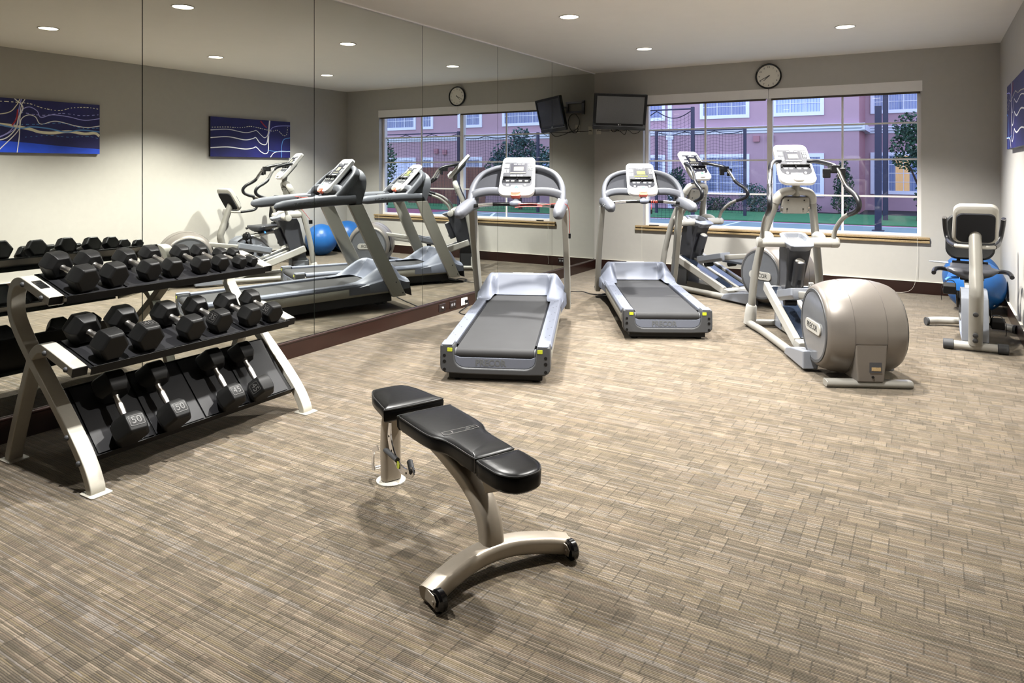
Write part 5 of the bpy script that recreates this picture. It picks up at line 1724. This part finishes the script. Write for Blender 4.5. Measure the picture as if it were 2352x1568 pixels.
def ext_window(x0, x1, z0, z1, y, lit=None, bars=3):
    d = 0.13
    b = MB()
    b.box((x0, y - 0.05, z0), (x1, y, z0 + d)).box((x0, y - 0.05, z1 - d), (x1, y, z1))
    b.box((x0, y - 0.05, z0 + d), (x0 + d, y, z1 - d)).box((x1 - d, y - 0.05, z0 + d), (x1, y, z1 - d))
    f = hb(b, 'window', M['extrim'], smooth=False)
    b = MB()
    n = bars
    for k in range(1, n):
        x = x0 + d + (x1 - x0 - 2 * d) * k / n
        b.box((x - 0.012, y - 0.03, z0 + d), (x + 0.012, y - 0.022, z1 - d))
    for k in range(1, 4):
        z = z0 + d + (z1 - z0 - 2 * d) * k / 4
        b.box((x0 + d, y - 0.032, z - 0.011), (x1 - d, y - 0.021, z + 0.011))
    hb(b, 'glazing_bar', M['extrim'], f, smooth=False)
    hb(MB().quad((x0 + d, y - 0.012, z0 + d), (x1 - d, y - 0.012, z0 + d), (x1 - d, y - 0.012, z1 - d), (x0 + d, y - 0.012, z1 - d)), 'pane', M['glass'], f, smooth=False)
    # pleated curtain behind the pane
    b = MB()
    N = 60
    pts = []
    for k in range(N + 1):
        x = x0 + d + (x1 - x0 - 2 * d) * k / N
        pts.append((x, y - 0.006 + 0.004 * math.sin(k * 1.7 + math.sin(k * 0.6) * 2)))
    for (xa, ya), (xb, yb), k in zip(pts, pts[1:], range(N)):
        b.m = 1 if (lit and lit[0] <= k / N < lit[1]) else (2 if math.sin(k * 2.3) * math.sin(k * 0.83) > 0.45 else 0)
        b.quad((xa, ya - 0.0, z0 + d), (xb, yb, z0 + d), (xb, yb, z1 - d), (xa, ya, z1 - d))
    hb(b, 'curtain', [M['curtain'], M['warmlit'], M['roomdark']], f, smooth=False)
lo0, lo1, up0, up1 = 0.52, 2.06, 3.42, 4.95
for x0, x1 in ((-7.1, -4.72), (-3.33, -1.48), (-0.66, 1.09)):
    ext_window(x0, x1, lo0, lo1, FY)
    ext_window(x0, x1, up0, up1, FY)
for x0, x1, lt in ((2.40, 4.1, (0.48, 0.8)), (5.3, 7.0, None)):
    ext_window(x0, x1, lo0 + 0.04, lo1 + 0.06, RY, lt)
    ext_window(x0, x1, up0 + 0.15, up1 + 0.1, RY)
for x0, x1 in ((9.9, 12.3), (13.4, 14.75), (16.2, 16.9), (17.25, 19.2), (20.5, 22.3)):
    ext_window(x0, x1, lo0, lo1, FY)
    ext_window(x0, x1, up0, up1, FY)
hb(MB().box((-4.60, FY - 0.07, GZ), (-4.44, FY, 6.4)).box((-4.66, FY - 0.09, 2.66), (-4.38, FY, 2.82)), 'downspout', M['extrim'], smooth=False)
for x, z in ((-1.22, 2.62), (-0.72, 2.62), (16.0, 2.35), (15.5, 2.3)):
    hb(MB().box((x - 0.11, FY - 0.10, z - 0.11), (x + 0.11, FY, z + 0.11)), 'vent_box', M['stucco2'], smooth=False)

# plants -----------------------------------------------------------
def foliage(parent, clumps, n, size, m, seed):
    rnd = random.Random(seed)
    b = MB()
    for (c, rad) in clumps:
        for k in range(int(2.6 * n * rad[0] * rad[2])):
            while True:
                p = Vector((rnd.uniform(-1, 1), rnd.uniform(-1, 1), rnd.uniform(-1, 1)))
                if 0.25 < p.length < 1: break
            q = Vector((c[0] + p.x * rad[0], c[1] + p.y * rad[1], c[2] + p.z * rad[2]))
            if q.z < 0.02: q.z = 0.02 + rnd.random() * 0.05
            a = Vector((rnd.uniform(-1, 1), rnd.uniform(-1, 1), rnd.uniform(-0.6, 0.8))).normalized() * size * rnd.uniform(0.35, 0.8)
            d = a.cross(Vector((rnd.uniform(-1, 1), rnd.uniform(-1, 1), rnd.uniform(-1, 1)))).normalized() * size * 0.42
            b.m = rnd.choice((0, 0, 1))
            b.quad(q - a, q + d, q + a, q - d)
    return b.obj('foliage', m, parent, smooth=False)
def plant(name, x, y, clumps, n, size, ms, lab, cat, grp, seed, trunk=None):
    t = empty(name, (x, y, GZ))
    tag(t, lab, cat, grp)
    foliage(t, clumps, n, size, ms, seed)
    b = MB()
    if trunk:
        h, r = trunk
        b.tube(cr([(0, 0, 0), (0.05, 0.02, h * 0.5), (0.0, 0.0, h)], 4), [r * (1 - 0.05 * k) for k in range(9)], 8)
        for a in (0.3, 2.2, 4.1, 5.4):
            b.tube([(0.03, 0, h * 0.55), (0.4 * math.cos(a), 0.4 * math.sin(a), h * 0.95)], [r * 0.5, r * 0.25], 6)
        b.obj('trunk', M['bark'], t)
    else:
        for k in range(5):
            b.tube([(0, 0, 0), (0.12 * math.cos(k * 1.3), 0.12 * math.sin(k * 1.3), 0.3)], [0.018, 0.008], 6)
        b.obj('stem', M['bark'], t)
D, E_, F_ = [M['leaf'], M['leaf2']], [M['leaf2'], M['leaf']], [M['leaf3'], M['leaf']]
plant('leafy_tree', 4.05, 14.2, [((0, 0, 2.15), (0.80, 0.8, 0.75)), ((-0.15, 0, 2.75), (0.55, 0.6, 0.5)), ((0.35, 0.1, 1.9), (0.6, 0.5, 0.6)), ((0.15, 0.0, 0.75), (0.3, 0.35, 0.4))], 900, 0.09, D, 'dark leafy tree outside the right end of the window', 'tree', 'trees outside', 3, (1.7, 0.07))
plant('conical_shrub', 1.78, 16.9, [((0, 0, 0.45), (0.42, 0.4, 0.45)), ((0, 0, 1.0), (0.33, 0.33, 0.5)), ((0, 0, 1.5), (0.2, 0.2, 0.42))], 1300, 0.07, D, 'dark upright shrub in front of the pink wall corner', 'shrub', 'shrubs along the building', 5)
plant('round_shrub', -1.15, 16.7, [((0, 0, 0.62), (0.50, 0.45, 0.42)), ((0.1, 0, 0.25), (0.55, 0.45, 0.3))], 1300, 0.07, F_, 'pale blue-green shrub between the two lower windows', 'shrub', 'shrubs along the building', 6)
plant('low_shrub', -2.6, 17.0, [((0, 0, 0.22), (0.9, 0.35, 0.3))], 1100, 0.07, D, 'low dark shrub under the lower left window outside', 'shrub', 'shrubs along the building', 7)
plant('low_shrub', 0.3, 17.1, [((0, 0, 0.2), (0.8, 0.3, 0.26))], 1000, 0.07, D, 'low dark shrub under the lower middle window outside', 'shrub', 'shrubs along the building', 8)
plant('dark_shrub', -3.75, 15.9, [((0, 0, 0.7), (0.42, 0.4, 0.6)), ((0, 0, 1.25), (0.3, 0.3, 0.4))], 1100, 0.08, D, 'dark shrub behind the netting, seen left of the back elliptical console', 'shrub', 'shrubs along the building', 9)
# trees reflected in the mirror (further to the right of the window)
plant('leafy_tree', 13.55, 10.2, [((0, 0, 1.75), (1.0, 0.9, 1.05)), ((0.2, 0, 2.5), (0.8, 0.8, 0.5)), ((-0.1, 0, 0.8), (0.75, 0.7, 0.6))], 750, 0.10, E_, 'bushy green tree by the court, seen only in the mirror', 'tree', 'trees outside', 10, (1.6, 0.08))
plant('leafy_tree', 9.0, 13.4, [((0, 0, 2.1), (1.25, 0.8, 0.6)), ((-0.5, 0, 1.7), (0.9, 0.7, 0.6)), ((0.7, 0, 1.6), (0.8, 0.7, 0.55)), ((0, 0, 2.75), (0.4, 0.4, 0.4))], 700, 0.10, F_, 'wide grey-green tree behind the netting, seen in the mirror', 'tree', 'trees outside', 11, (1.5, 0.08))
# posts, netting, fence, hoop ------------------------------------
def post(x, y, h, r, lab):
    t = empty('steel_post', (x, y, GZ))
    tag(t, lab, 'post', 'steel posts by the court')
    b = MB().box((-r, -r, 0), (r, r, h))
    b.obj('shaft', M['steelpaint'], t, bevel=0.006)
    b = MB().box((-r * 1.8, -r * 1.8, 0), (r * 1.8, r * 1.8, 0.02))
    b.obj('base_plate', M['steelpaint'], t, bevel=0.003)
post(3.217, 10.09, 3.12, 0.075, 'thicker dark steel post outside near the right end of the window')
post(3.188, 14.06, 4.6, 0.07, 'taller dark steel post standing farther back by the lawn')
def net_frame(name, x0, x1, y, h, sag, cell, lab, right_only=False, bottom=0.1):
    t = empty(name, (x0, y, GZ))
    tag(t, lab, 'net', 'ball nets by the court')
    w = x1 - x0
    for x in ((w,) if right_only else (0, w)):
        b = MB().box((x - 0.045, -0.045, 0), (x + 0.045, 0.045, h))
        b.obj('post', M['steelpaint'], t, bevel=0.004)
    b = MB().tube([(0, 0, h - 0.05), (w, 0, h - 0.05)], 0.022, 8)
    b.obj('top_bar', M['steelpaint'], t)
    nx, nz = int(w / cell), int((h - bottom) / cell)
    top = lambda x: h - 0.08 - sag * abs(math.sin(PI * x / w * 3))
    b = MB()
    q = 0.003
    for i in range(nx + 1):
        x = w * i / nx
        b.box((x - q, -q, bottom), (x + q, q, top(x)))
    for j in range(nz + 1):
        f = j / nz
        for i in range(nx):
            xa, xb = w * i / nx, w * (i + 1) / nx
            za, zb = bottom + (top(xa) - bottom) * f, bottom + (top(xb) - bottom) * f
            b.quad((xa, 0, za - q), (xb, 0, zb - q), (xb, 0, zb + q), (xa, 0, za + q))
    b.obj('net_mesh', M['netting'], t, smooth=False)
    b = MB().tube([(w * i / 36, 0, top(w * i / 36)) for i in range(37)], 0.014, 6)
    b.obj('head_rope', M['netting'], t)
net_frame('ball_net', -4.6, -1.432, 10.0, 3.30, 0.22, 0.11, 'tall black ball net on dark posts, nearest the left window half', True)
net_frame('ball_net', -3.872, -0.876, 14.0, 2.90, 0.10, 0.10, 'lower black ball net behind the tall one, in front of the building')
net_frame('ball_net', 7.6, 10.9, 12.2, 2.85, 0.10, 0.11, 'black ball net along the court, seen in the mirror')
net_frame('ball_net', 11.3, 15.2, 12.6, 3.0, 0.12, 0.13, 'black ball net in front of the wood fence, seen in the mirror')
t = empty('wood_fence', (11.9, 15.4, GZ))
tag(t, 'red-brown board fence before the building, seen in the mirror', 'fence')
b = MB()
for k in range(26):
    b.box((0.16 * k, 0, 0.03), (0.16 * k + 0.15, 0.02, 1.62))
b.obj('board_panel', M['fencewood'], t, smooth=False)
b = MB().box((0, 0.02, 0.3), (4.16, 0.06, 0.38)).box((0, 0.02, 1.25), (4.16, 0.06, 1.33))
b.obj('fence_rail', M['fencewood'], t, smooth=False)
t = empty('basketball_hoop', (-3.36, 12.0, GZ))
tag(t, 'basketball hoop with white net, partly hidden behind the television', 'basketball hoop')
b = MB().tube([(-0.9, 0.0, 0), (-0.9, 0, 2.6), (-0.6, 0, 3.0)], 0.05, 10)
b.obj('pole', M['steelpaint'], t)
b = MB().box((-0.62, -0.55, 2.75), (-0.59, 0.55, 3.5))
b.obj('backboard', M['extrim'], t, bevel=0.005)
b = MB().tube([(-0.30 + 0.22 * math.cos(a * PI / 12), 0.22 * math.sin(a * PI / 12), 2.88) for a in range(24)], 0.012, 6, cyc=True)
b.obj('rim', M['red'], t)
b = MB()
for k in range(16):
    a0, a1 = k * PI / 8, (k + 0.5) * PI / 8
    for sg in (1, -1):
        pts = []
        for j in range(5):
            f = j / 4
            r_ = 0.22 - 0.09 * f
            a = a0 + sg * f * PI / 4
            pts.append((-0.30 + r_ * math.cos(a), r_ * math.sin(a), 2.87 - 0.45 * f))
        b.tube(pts, 0.006, 4)
b.obj('net_cords', M['courtline'], t, smooth=False)
# ------------------------------------------------------------------ world, camera, view
w = bpy.data.worlds.new('dusk_sky')
scn.world = w
w.use_nodes = True
nt = w.node_tree
bg = nt.nodes['Background']
tc = nt.nodes.new('ShaderNodeTexCoord')
sp = nt.nodes.new('ShaderNodeSeparateXYZ')
rp = nt.nodes.new('ShaderNodeValToRGB')
rp.color_ramp.elements[0].position = 0.0
rp.color_ramp.elements[0].color = (0.70, 0.74, 1.0, 1)
rp.color_ramp.elements[1].position = 0.9
rp.color_ramp.elements[1].color = (0.45, 0.58, 1.0, 1)
nt.links.new(tc.outputs['Generated'], sp.inputs[0])
nt.links.new(sp.outputs[2], rp.inputs['Fac'])
nt.links.new(rp.outputs['Color'], bg.inputs['Color'])
bg.inputs['Strength'].default_value = 2.9

cam = bpy.data.cameras.new('camera')
co = bpy.data.objects.new('camera', cam)
COL.objects.link(co)
co.location = C0
co.rotation_euler = (R(90), 0, R(30.77))
cam.sensor_width = 36.0
cam.sensor_fit = 'HORIZONTAL'
cam.lens = 36.0 * 1621.0 / 2352.0
cam.shift_x = (1176.0 - 1172.0) / 2352.0
cam.shift_y = (388.5 - 784.0) / 2352.0
cam.clip_start = 0.05
cam.clip_end = 300
scn.camera = co
scn.view_settings.view_transform = 'Standard'
scn.view_settings.look = 'None'
scn.view_settings.gamma = 1.0
scn.view_settings.use_curve_mapping = False
scn.view_settings.exposure = 0.1
scn.cycles.max_bounces = 10
scn.cycles.diffuse_bounces = 5
scn.cycles.glossy_bounces = 6
scn.cycles.transparent_max_bounces = 24
scn.cycles.caustics_reflective = False
scn.cycles.caustics_refractive = False
scn.cycles.sample_clamp_indirect = 8.0
scn.cycles.use_denoising = True
